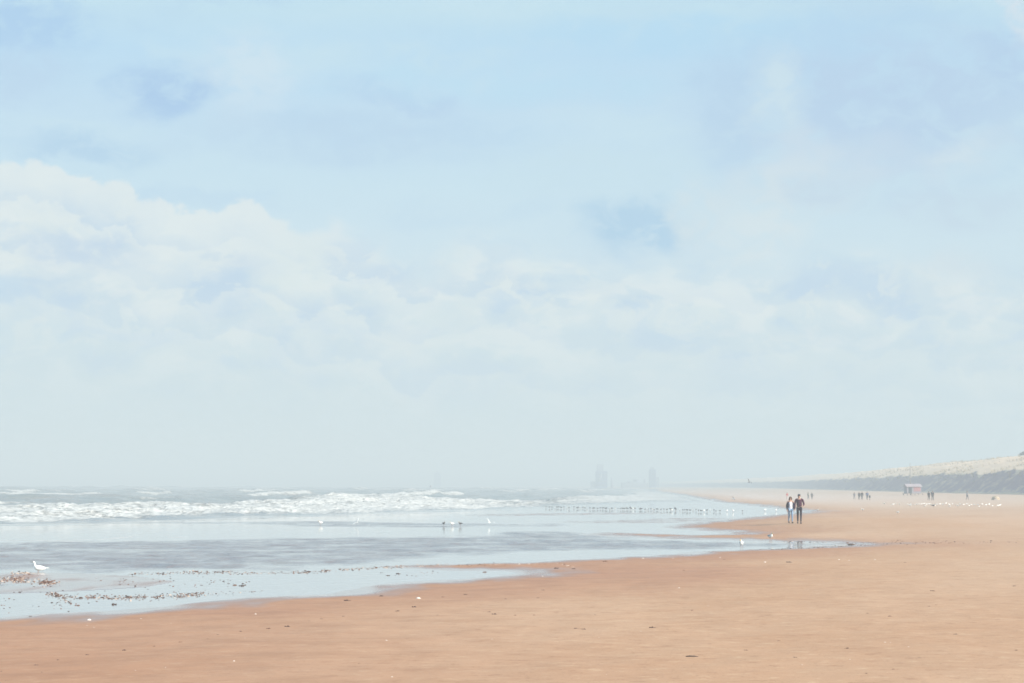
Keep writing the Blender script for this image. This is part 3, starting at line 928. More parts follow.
# ---------------------------------------------------------------- people
def skin(pts, edges, root, sub=1):
    """one smooth skin grown round joints: pts {name: ((x, y, z), radius or (rx, ry))}"""
    names = list(pts); idx = {n_: i for i, n_ in enumerate(names)}
    me = bpy.data.meshes.new('skin_tmp')
    me.from_pydata([pts[n_][0] for n_ in names], [(idx[a], idx[b_]) for a, b_ in edges], [])
    o = bpy.data.objects.new('skin_tmp', me); COL.objects.link(o)
    o.modifiers.new('skin', 'SKIN')
    sv = me.skin_vertices[0].data
    for i, n_ in enumerate(names):
        r_ = pts[n_][1]; sv[i].radius = r_ if isinstance(r_, (tuple, list)) else (r_, r_)
        sv[i].use_root = (n_ == root)
    o.modifiers['skin'].use_smooth_shade = True
    sm = o.modifiers.new('sub', 'SUBSURF'); sm.levels = sub; sm.render_levels = sub
    dg = bpy.context.evaluated_depsgraph_get(); dg.update()
    out_ = bpy.data.meshes.new_from_object(o.evaluated_get(dg))
    vs = [tuple(v.co) for v in out_.vertices]; fs = [tuple(p.vertices) for p in out_.polygons]
    bpy.data.objects.remove(o); bpy.data.meshes.remove(me); bpy.data.meshes.remove(out_)
    return vs, fs


def joints(h, stride=.16, arm_l='down', wide=1.0):
    """joint places for a walker of height h, facing -Y; l = the person's left = +X"""
    J = {'pelvis': (0, 0, .525), 'waist': (0, .004, .60), 'chest': (0, .008, .72), 'neck0': (0, .012, .815), 'neck': (0, .006, .855), 'skull': (0, 0, .925), 'crown': (0, .004, .962)}
    for s_, n_ in ((1, 'l'), (-1, 'r')):
        f = -stride * s_ * .5                                    # left leg ahead
        J['hip_' + n_] = (s_ * .050 * wide, 0, .505)
        J['knee_' + n_] = (s_ * .050, f * .62 - .02, .275 if s_ > 0 else .27)
        J['ankle_' + n_] = (s_ * .046, f * 1.05 + (0 if s_ > 0 else .02), .048 if s_ > 0 else .066)
        J['toe_' + n_] = (s_ * .054, f * 1.05 - .085 + (0 if s_ > 0 else .02), .018 if s_ > 0 else .016)
        J['sho_' + n_] = (s_ * .108 * wide, .010, .805)
        J['elb_' + n_] = (s_ * .142 * wide, .020 + f * .3 * -1, .635)
        J['wri_' + n_] = (s_ * .140 * wide, -.02 - f * .8, .490)
        J['hand_' + n_] = (s_ * .136 * wide, -.03 - f * .9, .445)
    if arm_l == 'bent':
        J['elb_l'] = (.165, .03, .645); J['wri_l'] = (.110, -.105, .600); J['hand_l'] = (.070, -.125, .592)
    return {k: tuple(c * h for c in v) for k, v in J.items()}


LIMBS = [('pelvis', 'waist'), ('waist', 'chest'), ('chest', 'neck0'), ('neck0', 'neck'), ('neck', 'skull'), ('skull', 'crown')]
for n_ in 'lr':
    LIMBS += [('pelvis', 'hip_' + n_), ('hip_' + n_, 'knee_' + n_), ('knee_' + n_, 'ankle_' + n_), ('ankle_' + n_, 'toe_' + n_),
              ('neck0', 'sho_' + n_), ('sho_' + n_, 'elb_' + n_), ('elb_' + n_, 'wri_' + n_), ('wri_' + n_, 'hand_' + n_)]
BODY_R = {'pelvis': (.075, .055), 'waist': (.066, .050), 'chest': (.080, .058), 'neck0': (.050, .040), 'neck': .030, 'skull': (.042, .050), 'crown': (.038, .044),
          'hip': .050, 'knee': .031, 'ankle': .022, 'toe': .020, 'sho': .032, 'elb': .024, 'wri': .016, 'hand': .020}
m_skin = simple('skin', (.42, .25, .18), .55, .06, 30)
m_eye = simple('eye', (.03, .025, .02), .3, .05, 30)


def radii(J, h, k=1.0):
    return {n_: (p, tuple(c * h * k for c in BODY_R[n_.split('_')[0]]) if isinstance(BODY_R[n_.split('_')[0]], tuple) else BODY_R[n_.split('_')[0]] * h * k) for n_, p in J.items()}


def body_mesh(J, h):
    P_ = radii(J, h)
    m = MB(); m.add(*skin(P_, LIMBS, 'pelvis', 1), 0)
    sk = Vector(J['skull'])
    m.tube([sk + Vector((0, -.040, .012)) * h, sk + Vector((0, -.058, -.006)) * h, sk + Vector((0, -.044, -.012)) * h], [.006 * h, .010 * h, .006 * h], 6, 0)   # nose
    m.tube([sk + Vector((-.016, -.0485, -.026)) * h, sk + Vector((0, -.0515, -.026)) * h, sk + Vector((.016, -.0485, -.026)) * h], .0035 * h, 5, 2)        # mouth
    for s_ in (-1, 1):
        m.ball(sk + Vector((s_ * .017, -.045, .010)) * h, .0055 * h, 1, 6, 4)
        m.ball(sk + Vector((s_ * .047, .004, -.002)) * h, (.005 * h, .011 * h, .017 * h), 0, 6, 5)
    for n_ in 'lr':
        w = Vector(J['wri_' + n_]); c = Vector(J['hand_' + n_]); d = (c - w).normalized()
        side = Vector((0, 1, 0)) if abs(d.y) < .8 else Vector((0, 0, 1))
        side = (side - d * side.dot(d)).normalized(); inn = d.cross(side) * (1 if n_ == 'l' else -1)
        for i, (o_, ln) in enumerate(((-1.5, .044), (-.5, .050), (.5, .047), (1.5, .037))):
            a = c + side * (o_ * .0085 * h) + d * .008 * h
            m.tube([a, a + (d * .5 + inn * .05) * ln * h, a + (d * .9 + inn * .3) * ln * h], [.0058 * h, .0052 * h, .004 * h], 6, 0)
        a = w + d * .018 * h - side * .018 * h
        m.tube([a, a + (d * .6 - side * .5) * .03 * h, a + (d * 1.2 - side * .6) * .035 * h], [.0065 * h, .006 * h, .0045 * h], 6, 0)
    return m


def cloth(J, h, names, edges, root, k, over=None):
    P_ = radii(J, h, k)
    P_ = {n_: P_[n_] for n_ in names}
    for n_, v in (over or {}).items(): P_[n_] = v
    return skin(P_, edges, root, 1)


TR = ['pelvis'] + [a + '_' + n_ for n_ in 'lr' for a in ('hip', 'knee', 'ankle')]
TR_E = [e for e in LIMBS if e[0] in TR and e[1] in TR]
TO = ['pelvis', 'waist', 'chest', 'neck0'] + [a + '_' + n_ for n_ in 'lr' for a in ('sho', 'elb', 'wri')]
TO_E = [e for e in LIMBS if e[0] in TO and e[1] in TO]


def shoes(J, h, root, mat):
    for n_ in 'lr':
        a, t = Vector(J['ankle_' + n_]), Vector(J['toe_' + n_])
        m = MB()
        m.tube([a + Vector((0, .03, -.012)) * h, a + Vector((0, -.005, -.018)) * h, a * .4 + t * .6 + Vector((0, 0, .004)) * h, t + Vector((0, -.02, 0)) * h], [.020 * h, .028 * h, .026 * h, .016 * h], 8, 0)
        m.build('shoe', [mat], root)


mt_navy = simple('navy_jacket', (.022, .020, .040), .9, .25, 12)
mt_plum = simple('plum_jacket', (.055, .010, .030), .9, .25, 12)
mt_black = simple('black_trousers', (.020, .012, .022), .9, .25, 12)
mt_jean = simple('faded_jeans', (.20, .29, .42), .9, .2, 14)
mt_white = simple('white_shirt', (.74, .75, .82), .9, .06, 12)
mt_shoe = simple('dark_shoe', (.05, .04, .04), .7, .2, 12)
mt_hair = simple('brown_hair', (.13, .080, .045), .7, .3, 30)
mt_cap = simple('charcoal_cap', (.035, .040, .045), .8, .2, 20)

# the woman
hW = 1.64
J = joints(hW, .15)
woman = empty('person', (0, 0, 0))
body_mesh(J, hW).build('body', [m_skin, m_eye, simple('lip', (.35, .14, .12), .5, .05, 9)], woman)
v_, f_ = cloth(J, hW, TR, TR_E, 'pelvis', 1.13); mesh_obj('jeans', v_, f_, mt_jean, woman)
v_, f_ = skin({'a': ((0, 0, .51 * hW), (.118 * 0.75 * hW, .072 * hW)), 'b': ((0, -.012 * hW, .62 * hW), (.080 * hW, .066 * hW)), 'c': ((0, -.012 * hW, .73 * hW), (.086 * hW, .070 * hW)), 'd': ((0, .004, .805 * hW), (.05 * hW, .046 * hW))}, [('a', 'b'), ('b', 'c'), ('c', 'd')], 'b', 2)
mesh_obj('white_top', v_, f_, mt_white, woman)
P_ = radii(J, hW, 1.32)
jk = MB()
E_ = []; Q = {'n': ((0, .03 * hW, .80 * hW), (.05 * hW, .036 * hW)), 'm': ((0, .045 * hW, .68 * hW), (.095 * hW, .04 * hW)), 'q': ((0, .045 * hW, .545 * hW), (.095 * hW, .04 * hW))}
E_ += [('n', 'm'), ('m', 'q')]
for s_, n_ in ((1, 'l'), (-1, 'r')):
    for j_ in ('sho', 'elb', 'wri'): Q[j_ + n_] = P_[j_ + '_' + n_]
    Q['f' + n_] = ((s_ * .088 * hW, -.035 * hW, .71 * hW), (.034 * hW, .036 * hW)); Q['g' + n_] = ((s_ * .098 * hW, -.036 * hW, .555 * hW), (.030 * hW, .036 * hW))
    E_ += [('n', 'sho' + n_), ('sho' + n_, 'elb' + n_), ('elb' + n_, 'wri' + n_), ('sho' + n_, 'f' + n_), ('f' + n_, 'g' + n_)]
v_, f_ = skin(Q, E_, 'n', 1); mesh_obj('open_jacket', v_, f_, mt_navy, woman)
sk = Vector(J['skull'])
hr = MB(); hr.ball(sk + Vector((0, .012, .016)) * hW, (.050 * hW, .056 * hW, .056 * hW)); hr.tube([sk + Vector((0, .040, .0)) * hW, sk + Vector((0, .052, -.06)) * hW, sk + Vector((0, .05, -.13)) * hW], [.040 * hW, .046 * hW, .022 * hW], 9)
for s_ in (-1, 1): hr.tube([sk + Vector((s_ * .03, -.028, .045)) * hW, sk + Vector((s_ * .049, -.012, .0)) * hW, sk + Vector((s_ * .05, .008, -.07)) * hW], [.014 * hW, .018 * hW, .014 * hW], 7)
hr.build('hair', [mt_hair], woman)
shoes(J, hW, woman, mt_shoe)
gx, gy, gz = ground_at(790.6, 523.3)
woman.location = (gx, gy, gz); woman.rotation_euler = (0, 0, .1)
tag(woman, 'brown haired person in dark open jacket, white top and pale jeans', 'person', 'couple walking on the sand')
# the man
hM = 1.80
J = joints(hM, .14, 'bent', 1.04)
man = empty('person', (0, 0, 0))
body_mesh(J, hM).build('body', [m_skin, m_eye, bpy.data.materials['lip']], man)
v_, f_ = cloth(J, hM, TR, TR_E, 'pelvis', 1.12); mesh_obj('trousers', v_, f_, mt_black, man)
v_, f_ = cloth(J, hM, TO, TO_E, 'chest', 1.26, {'pelvis': ((0, 0, .545 * hM), (.105 * hM * .9, .078 * hM)), 'neck0': ((0, .012 * hM, .815 * hM), (.058 * hM, .050 * hM))})
mesh_obj('jacket', v_, f_, mt_plum, man)
sk = Vector(J['skull'])
cp = MB(); cp.ball(sk + Vector((0, .003, .030)) * hM, (.048 * hM, .055 * hM, .040 * hM)); cp.ball(sk + Vector((0, -.060, .022)) * hM, (.036 * hM, .034 * hM, .006 * hM))
cp.build('cap', [mt_cap], man)
hr = MB(); hr.ball(sk + Vector((0, .014, .004)) * hM, (.046 * hM, .046 * hM, .042 * hM)); hr.build('hair', [mt_hair], man)
shoes(J, hM, man, mt_shoe)
gx, gy, gz = ground_at(799.4, 523.7)
man.location = (gx, gy, gz); man.rotation_euler = (0, 0, -.08)
tag(man, 'tall person in charcoal cap, plum jacket and black trousers', 'person', 'couple walking on the sand')

# far walkers
hF = 1.68
J = joints(hF, .2)
far_p = empty('person', (0, 0, 0))
v_, f_ = skin(radii(J, hF), LIMBS, 'pelvis', 1); mesh_obj('body', v_, f_, m_skin, far_p)
v_, f_ = cloth(J, hF, TR, TR_E, 'pelvis', 1.14); mesh_obj('trousers', v_, f_, mt_black, far_p)
v_, f_ = cloth(J, hF, TO, TO_E, 'chest', 1.24); mesh_obj('coat', v_, f_, mt_navy, far_p)
sk = Vector(J['skull']); hr = MB(); hr.ball(sk + Vector((0, .010, .014)) * hF, (.048 * hF, .055 * hF, .052 * hF)); hr.build('hair', [mt_hair], far_p)
cols = {'dark': (.035, .035, .05), 'black': (.03, .03, .035), 'red': (.42, .10, .09), 'pale': (.55, .45, .42), 'green': (.08, .13, .08), 'grey': (.12, .12, .14), 'blue': (.08, .12, .24)}
cmat = {k: simple(k + '_cloth', c, .9, .2, 10) for k, c in cols.items()}


def walker(px, py, rz, sc, coat, trs, label, first=False):
    gx, gy, gz = ground_at(px, py)
    o = far_p if first else dup(far_p, (gx, gy, gz), rz)
    o.location = (gx, gy, gz); o.rotation_euler = (0, 0, rz); o.scale = (sc * .86,) * 3
    for c in o.children:
        st_ = stem_name(c.name)
        for nm, mt in (('coat', coat), ('trousers', trs)):
            if st_ == nm:
                c.material_slots[0].link = 'OBJECT'; c.material_slots[0].material = cmat[mt]
    tag(o, label, 'person', 'walkers far along the beach')


def stem_name(n_): return n_.split('.')[0]


walker(787.2, 500.2, .3, .92, 'red', 'pale', 'far walker in a reddish coat seen just past the head of the woman', True)
walker(808.2, 499.6, 1.6, .86, 'green', 'grey', 'far walker in a greenish coat seen past the shoulder of the man in the cap')
walker(812.0, 499.8, 2.6, .86, 'grey', 'black', 'far walker in grey following the one in the greenish coat')
walker(854.4, 499.6, .2, .85, 'grey', 'grey', 'far walker in grey standing a little apart, seaward of a dark dressed pair')
walker(859.2, 500.0, .1, .92, 'dark', 'black', 'far walker in dark clothes, seaward one of a pair near the dune foot')
walker(862.0, 500.1, -.3, .95, 'black', 'dark', 'far walker in dark clothes, landward one of a pair near the dune foot')
walker(867.2, 500.0, 2.9, .95, 'blue', 'black', 'far walker in a bluish coat beside a small child')
walker(869.8, 500.3, 2.2, .62, 'dark', 'grey', 'small child in dark clothes beside a far walker in a bluish coat')
walker(928.9, 500.8, .2, 1.0, 'black', 'black', 'far walker in black, seaward one of the pair below the beach hut')
walker(932.6, 500.9, .1, 1.06, 'dark', 'black', 'far walker in dark clothes, landward one of the pair below the beach hut')
walker(967.3, 500.2, .9, 1.0, 'grey', 'grey', 'far walker in grey alone between the hut and the yellow beach tent')

# ---------------------------------------------------------------- hut, mast and tent under the dune
m_hutw = simple('white_boards', (.30, .275, .30), .8, .08, 3)
m_hutr = simple('red_roof', (.36, .17, .17), .7, .15, 3)
m_glass = simple('dark_glass', (.06, .07, .08), .2, .1, 3, .5)
m_wood = simple('grey_timber', (.24, .20, .17), .9, .2, 4)
hx, hy, hz_ = ground_at(912.6, 495.2)
hut = empty('beach_hut', (hx, hy, hz_), .12)
k = MB(); k.box(-1.75, 1.75, -1.2, 1.2, .45, 2.05); k.build('wall', [m_hutw], hut, False)
k = MB()
k.add([(-1.95, -1.45, 2.0), (1.95, -1.45, 2.0), (1.95, 1.45, 2.0), (-1.95, 1.45, 2.0), (-1.95, 0, 2.75), (1.95, 0, 2.75), (-1.95, -1.45, 2.08), (1.95, -1.45, 2.08), (1.95, 1.45, 2.08), (-1.95, 1.45, 2.08)],
      [(0, 3, 2, 1), (6, 7, 5, 4), (8, 9, 4, 5), (0, 1, 7, 6), (2, 3, 9, 8), (1, 2, 8, 5, 7), (3, 0, 6, 4, 9)])
k.build('roof', [simple('pale_roof', (.33, .275, .285), .8, .1, 3)], hut, False)
k = MB(); k.box(-.1, 1.6, -1.26, -1.203, .95, 1.95); sh_ = k.build('shutter', [m_hutr], hut, False); sh_['label'] = 'red painted front panel'
k = MB(); k.box(-1.35, -.55, -1.25, -1.203, .47, 1.85); k.build('door', [m_glass], hut, False)
k = MB(); k.box(-2.1, 2.1, -2.0, 1.4, .36, .447); k.build('deck', [m_wood], hut, False)
for sx in (-1.9, 0, 1.9):
    for sy in (-1.85, 1.2):
        k = MB(); k.box(sx - .08, sx + .08, sy - .08, sy + .08, -.4, .357); k.build('post', [m_wood], hut, False)
hut.scale = (.85, .85, .85)
tag(hut, 'small pale hut with a dull red front panel at the foot of the dune', 'beach hut')
mx, my, mz = hx + .2, hy + 3.2, hz_
mast = empty('flag_mast', (mx, my, mz))
k = MB(); k.tube([(0, 0, -.3), (0, 0, 3.5), (0, 0, 6.6)], [.09, .07, .045], 8); k.build('pole', [m_wood], mast)
k = MB(); k.tube([(-.7, 0, 5.2), (.7, 0, 5.2)], .035, 6); k.build('yard', [m_wood], mast)
tag(mast, 'thin grey mast with a short cross bar standing behind the beach hut', 'mast')
m_tent = simple('yellow_fabric', (.44, .35, .24), .8, .1, 4)
tx_, ty_, tz_ = ground_at(995.6, 499.9)
tent = empty('beach_tent', (tx_, ty_, tz_), -.4)
k = MB(); vs = []; fs = []
for i in range(9):
    a = pi * i / 8
    for j in range(7):
        b2 = -1 + 2 * j / 6
        r_ = math.sqrt(max(0, 1 - .8 * b2 * b2))
        vs.append((.62 * cos(a) * r_, .45 * b2, .60 * sin(a) ** .8 * r_))
for i in range(8):
    for j in range(6):
        fs.append((i * 7 + j, i * 7 + j + 1, i * 7 + 8 + j, i * 7 + 7 + j))
k.add(vs, fs); k.build('canopy', [m_tent], tent)
k = MB()
for sx in (-1, 1): k.tube([(sx * .60, -.44, .02), (sx * .30, -.46, .40), (0, -.46, .53)], .012, 5)
k.build('tent_pole', [m_wood], tent)
tag(tent, 'little yellow beach tent on the pale sand below the dune', 'tent')

# a dark bush where the dune top is highest
m_bush = simple('thorn_leaf', (.060, .068, .042), .9, .4, 3)
bi = np.argmin((DX[:, 100:140] / np.maximum(DY[:, 100:140], 1) - (1019 - 512) / FPX) ** 2 + ((DY[:, 100:140] - 500) / 4000) ** 2) if False else None
bxp, byp, bzp = 0, 0, -9
best = 9e9
for i in range(0, DX.shape[0], 2):
    if not 330 < DY[i, 0] < 620: continue
    for j in range(20, DX.shape[1]):
        px_ = 512 + FPX * DX[i, j] / DY[i, j]
        if 1016 < px_ < 1025:
            el_ = (zz[i, j] - CAMZ) / DY[i, j]
            if -el_ < best: best, bxp, byp, bzp = -el_, DX[i, j], DY[i, j], zz[i, j]
bush = empty('bush', (bxp, byp, bzp - .1))
k = MB()
for i in range(1500):
    a = random.uniform(0, 2 * pi); e_ = random.random() ** .6; zc = random.random()
    wv = (1 - zc * .65) * (1 + .35 * sin(a * 3 + 1) + .2 * sin(a * 5))
    p = Vector((cos(a) * e_ * 1.7 * wv, sin(a) * e_ * 1.4 * wv, .15 + 1.15 * zc * (1 - .25 * e_)))
    d1 = Vector((random.gauss(0, 1), random.gauss(0, 1), random.gauss(0, 1))).normalized() * .13; d2 = d1.orthogonal().normalized() * .08
    k.add([p - d1, p + d2, p + d1, p - d2], [(0, 1, 2, 3)])
k.build('foliage', [m_bush], bush)
k = MB()
for a in (0, 1.3, 2.4, 3.6, 5.0): k.tube([(0, 0, -.2), (.3 * cos(a), .3 * sin(a), .45), (.8 * cos(a), .7 * sin(a), .9)], [.06, .04, .015], 6)
k.build('stem', [m_wood], bush)
tag(bush, 'dark low thorn bush on the highest part of the dune top', 'bush')

# ---------------------------------------------------------------- works and blocks far up the coast
m_conc = simple('grey_cladding', (.26, .28, .34), .9, .1, .05)
m_conc2 = simple('blue_grey_cladding', (.12, .16, .30), .9, .1, .05)
m_win = simple('window_band', (.10, .12, .16), .3, .1, .05, .5)


def far_base(px, dist):
    x_, y_, _ = at_dist(px, 487, dist)
    return x_, y_, max(0.0, float(sand_height(np.array([[x_, y_]]))[0]))


DT = 1640.0
M = DT / FPX                                                 # metres to a picture point at that distance
x_, y_, z_ = far_base(600.5, DT)
t = empty('furnace_tower', (x_, y_, z_))
k = MB(); k.box(-4.6 * M, 6.4 * M, -9, 9, -1, 17.2 * M); k.build('main_block', [m_conc2], t, False)
k = MB(); k.box(-3.6 * M, 2.6 * M, -6, 6, 17.2 * M, 24.0 * M); k.build('head_house', [m_conc], t, False)
k = MB(); k.box(-9.5 * M, -4.62 * M, -8, 8, -1, 7 * M); k.build('side_shed', [m_conc], t, False)
k = MB(); k.tube([(11.5 * M, 0, -1), (11.5 * M, 0, 11 * M)], [1.3, .9], 10); k.build('chimney', [m_conc], t)
k = MB(); k.tube([(-2.5 * M, -9.6, 7 * M), (2 * M, -7.5, 17 * M)], 1.1, 8); k.build('conveyor', [m_conc], t)
for i in range(4):
    k = MB(); k.box(-4 * M, 5.8 * M, -9.12, -9.003, (3 + 3.4 * i) * M, (4.1 + 3.4 * i) * M); k.build('window_band', [m_win], t, False)
tag(t, 'broad stepped blue grey works tower, barely showing through the haze over the surf', 'tower')
x_, y_, z_ = far_base(652.3, DT)
t = empty('slab_tower', (x_, y_, z_))
k = MB(); k.box(-3 * M, 3.2 * M, -5, 5, -1, 18.0 * M); k.build('wall', [m_conc2], t, False)
k = MB(); k.box(-2 * M, 1.6 * M, -3, 3, 18.0 * M, 20.4 * M); k.build('plant_room', [m_conc], t, False)
for i in range(6):
    k = MB(); k.box(-2.6 * M, 2.8 * M, -5.12, -5.003, (2 + 2.6 * i) * M, (3 + 2.6 * i) * M); k.build('window_band', [m_win], t, False)
k = MB(); k.box(3.21 * M, 6.4 * M, -5, 5, -1, 10.5 * M); k.build('side_wing', [m_conc], t, False)
tag(t, 'narrow blue grey slab tower in the haze between the stepped works tower and the dune', 'tower')
x_, y_, z_ = far_base(636, DT + 60)
t = empty('works_hall', (x_, y_, z_))
k = MB(); k.box(-15 * M, 12 * M, -10, 10, -1, 5.4 * M); k.build('wall', [m_conc], t, False)
k = MB(); k.tube([(-4.5 * M, 0, -1), (-4.5 * M, 0, 6.6 * M)], [5 * M, 4.6 * M], 18); k.build('silo', [m_conc], t)
k = MB(); k.tube([(1.0 * M, 0, -1), (1.0 * M, 0, 8.6 * M)], [4 * M, 3.8 * M], 18); k.build('silo', [m_conc], t)
k = MB(); k.tube([(9 * M, 0, 5.3 * M), (9 * M, 0, 9 * M)], .9, 8); k.build('chimney', [m_conc], t)
tag(t, 'low hazy works hall with silos between the two far towers', 'building')
D2 = 2400.0; M2 = D2 / FPX
x_, y_, z_ = far_base(437.5, D2)
t = empty('far_block', (x_, y_, z_))
k = MB(); k.box(-3.4 * M2, 3.2 * M2, -6, 6, -1, 14 * M2); k.build('wall', [m_conc2], t, False)
k = MB(); k.box(-1.5 * M2, 1 * M2, -3, 3, 14 * M2, 16 * M2); k.build('plant_room', [m_conc], t, False)
tag(t, 'faintest of the far blocks, standing by itself over the open sea horizon', 'building')

# ---------------------------------------------------------------- wrack, shells and driftwood
m_weed = simple('brown_weed', (.060, .034, .026), .8, .4, 25)
m_weed2 = simple('rust_weed', (.150, .075, .048), .8, .35, 25)
m_shell = simple('white_shell', (.72, .64, .56), .6, .12, 25)
m_drift = simple('driftwood', (.11, .08, .065), .9, .3, 12)


def weed_mesh(seed, mat):
    rd = random.Random(seed); m = MB()
    for i in range(5):
        c = (rd.uniform(-.4, .4), rd.uniform(-.25, .25), rd.uniform(.03, .10))
        m.ball(c, (rd.uniform(.14, .30), rd.uniform(.10, .24), rd.uniform(.06, .14)), 0, 8, 5)
    for i in range(9):
        a = rd.uniform(0, 2 * pi); ln = rd.uniform(.35, .62)
        m.tube([(.1 * cos(a), .1 * sin(a), .06), (ln * .6 * cos(a + .3), ln * .5 * sin(a + .3), rd.uniform(.03, .12)), (ln * cos(a), ln * .7 * sin(a), .01)], [.05, .04, .015], 5)
    m.v = [(x + .04 * sin(9 * y + seed), y + .03 * sin(11 * x), z * (1 + .3 * sin(13 * x + seed))) for x, y, z in m.v]
    return m.build('seaweed_scrap', [mat])


def shell_mesh():
    m = MB(); vs = [(0, 0, .30)]; fs = []
    for i in range(1, 5):
        for k_ in range(18):
            a = 2 * pi * k_ / 18; r_ = .5 * i / 4 * (1 + .05 * (-1) ** k_)
            vs.append((r_ * cos(a) * 1.05, r_ * sin(a) * .85, .30 * (1 - (i / 4) ** 2)))
    for k_ in range(18): fs.append((0, 1 + k_, 1 + (k_ + 1) % 18))
    for i in range(3):
        for k_ in range(18): fs.append((1 + i * 18 + k_, 1 + (i + 1) * 18 + k_, 1 + (i + 1) * 18 + (k_ + 1) % 18, 1 + i * 18 + (k_ + 1) % 18))
    fs.append(tuple(1 + 3 * 18 + k_ for k_ in range(17, -1, -1)))
    return m.add(vs, fs).build('shell', [m_shell])


def scatter(protos, px, py, wpx, label, cat, group=None, used=set(), squash=1.0):
    p = protos[hash((round(px), round(py))) % len(protos)]
    gx, gy, gz = ground_at(px, py)
    sc = wpx * gy / FPX
    s3 = (sc, sc * random.uniform(.8, 1.2), sc * random.uniform(.75, 1.1) * squash)
    rz = random.uniform(-.5, .5) + random.choice((0, pi))
    if p.name in used:
        o = dup(p, (gx, gy, gz - .004), rz, label, cat, group, s3)
    else:
        used.add(p.name); o = p
        o.location = (gx, gy, gz - .004); o.rotation_euler = (0, 0, rz); o.scale = s3
        tag(o, label, cat, group)
    return o


weeds = [weed_mesh(1, m_weed), weed_mesh(2, m_weed2), weed_mesh(3, m_weed)]
shells = [shell_mesh()]
weed_px = [(87.5, 655, 3.2), (180, 642.2, 3.4), (36, 665.2, 3.6), (58, 660, 3), (42, 672.4, 2.5), (5.5, 681, 2.6), (241, 631.5, 2.4), (218, 634.6, 2.6), (208, 639, 2.4), (114.5, 604.6, 4.6), (78, 605.6, 4.4), (30.5, 616.3, 2.6), (154, 646.4, 2.2), (1, 671.5, 2), (347, 600.8, 4.6), (442.5, 597.2, 2.8), (465.5, 594.6, 3), (414, 607.2, 3.6), (494, 614.4, 4), (489.6, 612, 3), (437.5, 615.3, 2), (309.5, 621, 2), (321.5, 619, 2.2), (287, 626.8, 4.4), (269, 628.8, 4), (343.5, 616.4, 2), (397.5, 611.2, 3), (485, 572.2, 3.6), (388, 575.6, 3), (398, 573.8, 3), (359, 663.6, 2), (427, 659, 2), (505.5, 599, 2.4),
           (556.5, 568.5, 3.8), (573.5, 568.9, 3.8), (605.5, 561.6, 4.2), (543, 590.2, 2.6), (515.5, 615.4, 2.4), (583.5, 629.4, 3.6), (576, 628.6, 3), (652, 627.8, 4.5), (746, 650.4, 3.4), (692, 610.4, 2.6), (684, 570.4, 2.2), (724.5, 559.4, 2.2), (595, 614.6, 2), (534, 615.2, 2.4), (789, 562.4, 4), (932.5, 591, 3.2), (1014, 586.2, 2.6), (905, 562.6, 2.2), (890, 616.4, 3.6), (867.5, 613.4, 2.4), (936, 605, 2.2), (929, 606.4, 2), (955.5, 634.4, 3.4), (847, 648.4, 3), (919.5, 657.8, 2.4), (893, 669.4, 3.2), (866, 673.5, 2.4), (795, 657.6, 3), (1016, 650.4, 2.6), (779, 641, 3)]
for px, py, w_ in weed_px:
    scatter(weeds, px, py, w_ * 1.3, 'small brown scrap of seaweed lying on the open sand', 'seaweed', 'seaweed scraps strewn over the sand')
scatter(weeds, 124.2, 650.4, 5.2, 'larger dark seaweed scrap alone on the darkest brown sand nearest the camera', 'seaweed')
scatter(weeds, 381.6, 596.2, 5.4, 'larger dark seaweed scrap on wet sand just up from the glassy film', 'seaweed')
scatter(weeds, 538, 598, 2.6, 'small black round scrap of seaweed alone on dry sand in mid beach', 'seaweed')
scatter(weeds, 667.3, 629.2, 2.8, 'small black scrap of seaweed alone on the pale sand above the driftwood stick', 'seaweed')
shell_px = [(87, 625.5, 2), (94, 627.4, 2), (255.5, 614.2, 3), (234, 661.2, 3.4), (135.5, 670.4, 2.2), (165.5, 667.6, 2.2), (171, 623.2, 2), (141, 618.8, 2.4), (245, 638, 2), (386.5, 640.5, 3.6), (392, 677, 3), (297, 660, 2), (492, 639.2, 2.4), (643, 558.6, 3.4), (673, 558.4, 2), (720, 557.6, 2), (765, 562.4, 3), (641, 631.4, 2), (606.5, 674.6, 2.2), (542.5, 576.4, 2.4), (839, 559.8, 2.6), (849, 560.4, 2), (875, 559.8, 2), (885, 642.4, 3), (890.5, 642.8, 2.2), (908.5, 647, 2.6), (802, 664.8, 2.2), (850, 659.4, 2.2), (679, 588, 2.4), (599, 637.5, 2), (519, 564.4, 3), (529, 564.2, 2.4), (708, 606, 2), (660, 655, 2)]
for px, py, w_ in shell_px:
    scatter(shells, px, py, w_ * .85, 'small whitish shell lying on the open sand', 'shell', 'pale shells strewn over the sand')
scatter(shells, 89, 620.2, 5.0, 'largest white shell, flat on the brown sand just up from the water edge', 'shell')
scatter(shells, 418.2, 598.6, 5.4, 'white shell lying a little inland of the larger dark seaweed scrap', 'shell')


def stick(name, px, py, wpx, hpx, label):
    gx, gy, gz = ground_at(px, py); ln = wpx * gy / FPX; r_ = hpx * gy / FPX / 2
    m = MB(); m.tube([(-.5 * ln, 0, r_ * .6), (-.2 * ln, .01, r_ * 1.1), (.15 * ln, -.01 * ln, r_ * .9), (.5 * ln, .015, r_ * .5)], [r_ * .6, r_ * 1.0, r_ * .9, r_ * .4], 8)
    m.tube([(.05 * ln, 0, r_), (.2 * ln, .06 * ln, r_ * 2.2)], [r_ * .5, r_ * .2], 6)
    o = m.build(name, [m_drift]); o.location = (gx, gy, gz); o.rotation_euler = (0, 0, .05)
    tag(o, label, 'driftwood')


stick('driftwood_stick', 692, 657.0, 12.5, 1.5, 'thin dark driftwood stick lying across the pale sand')
stick('driftwood_log', 851.5, 544.9, 7.5, 1.3, 'dark driftwood log lying at the tip of the narrow tidal channel')


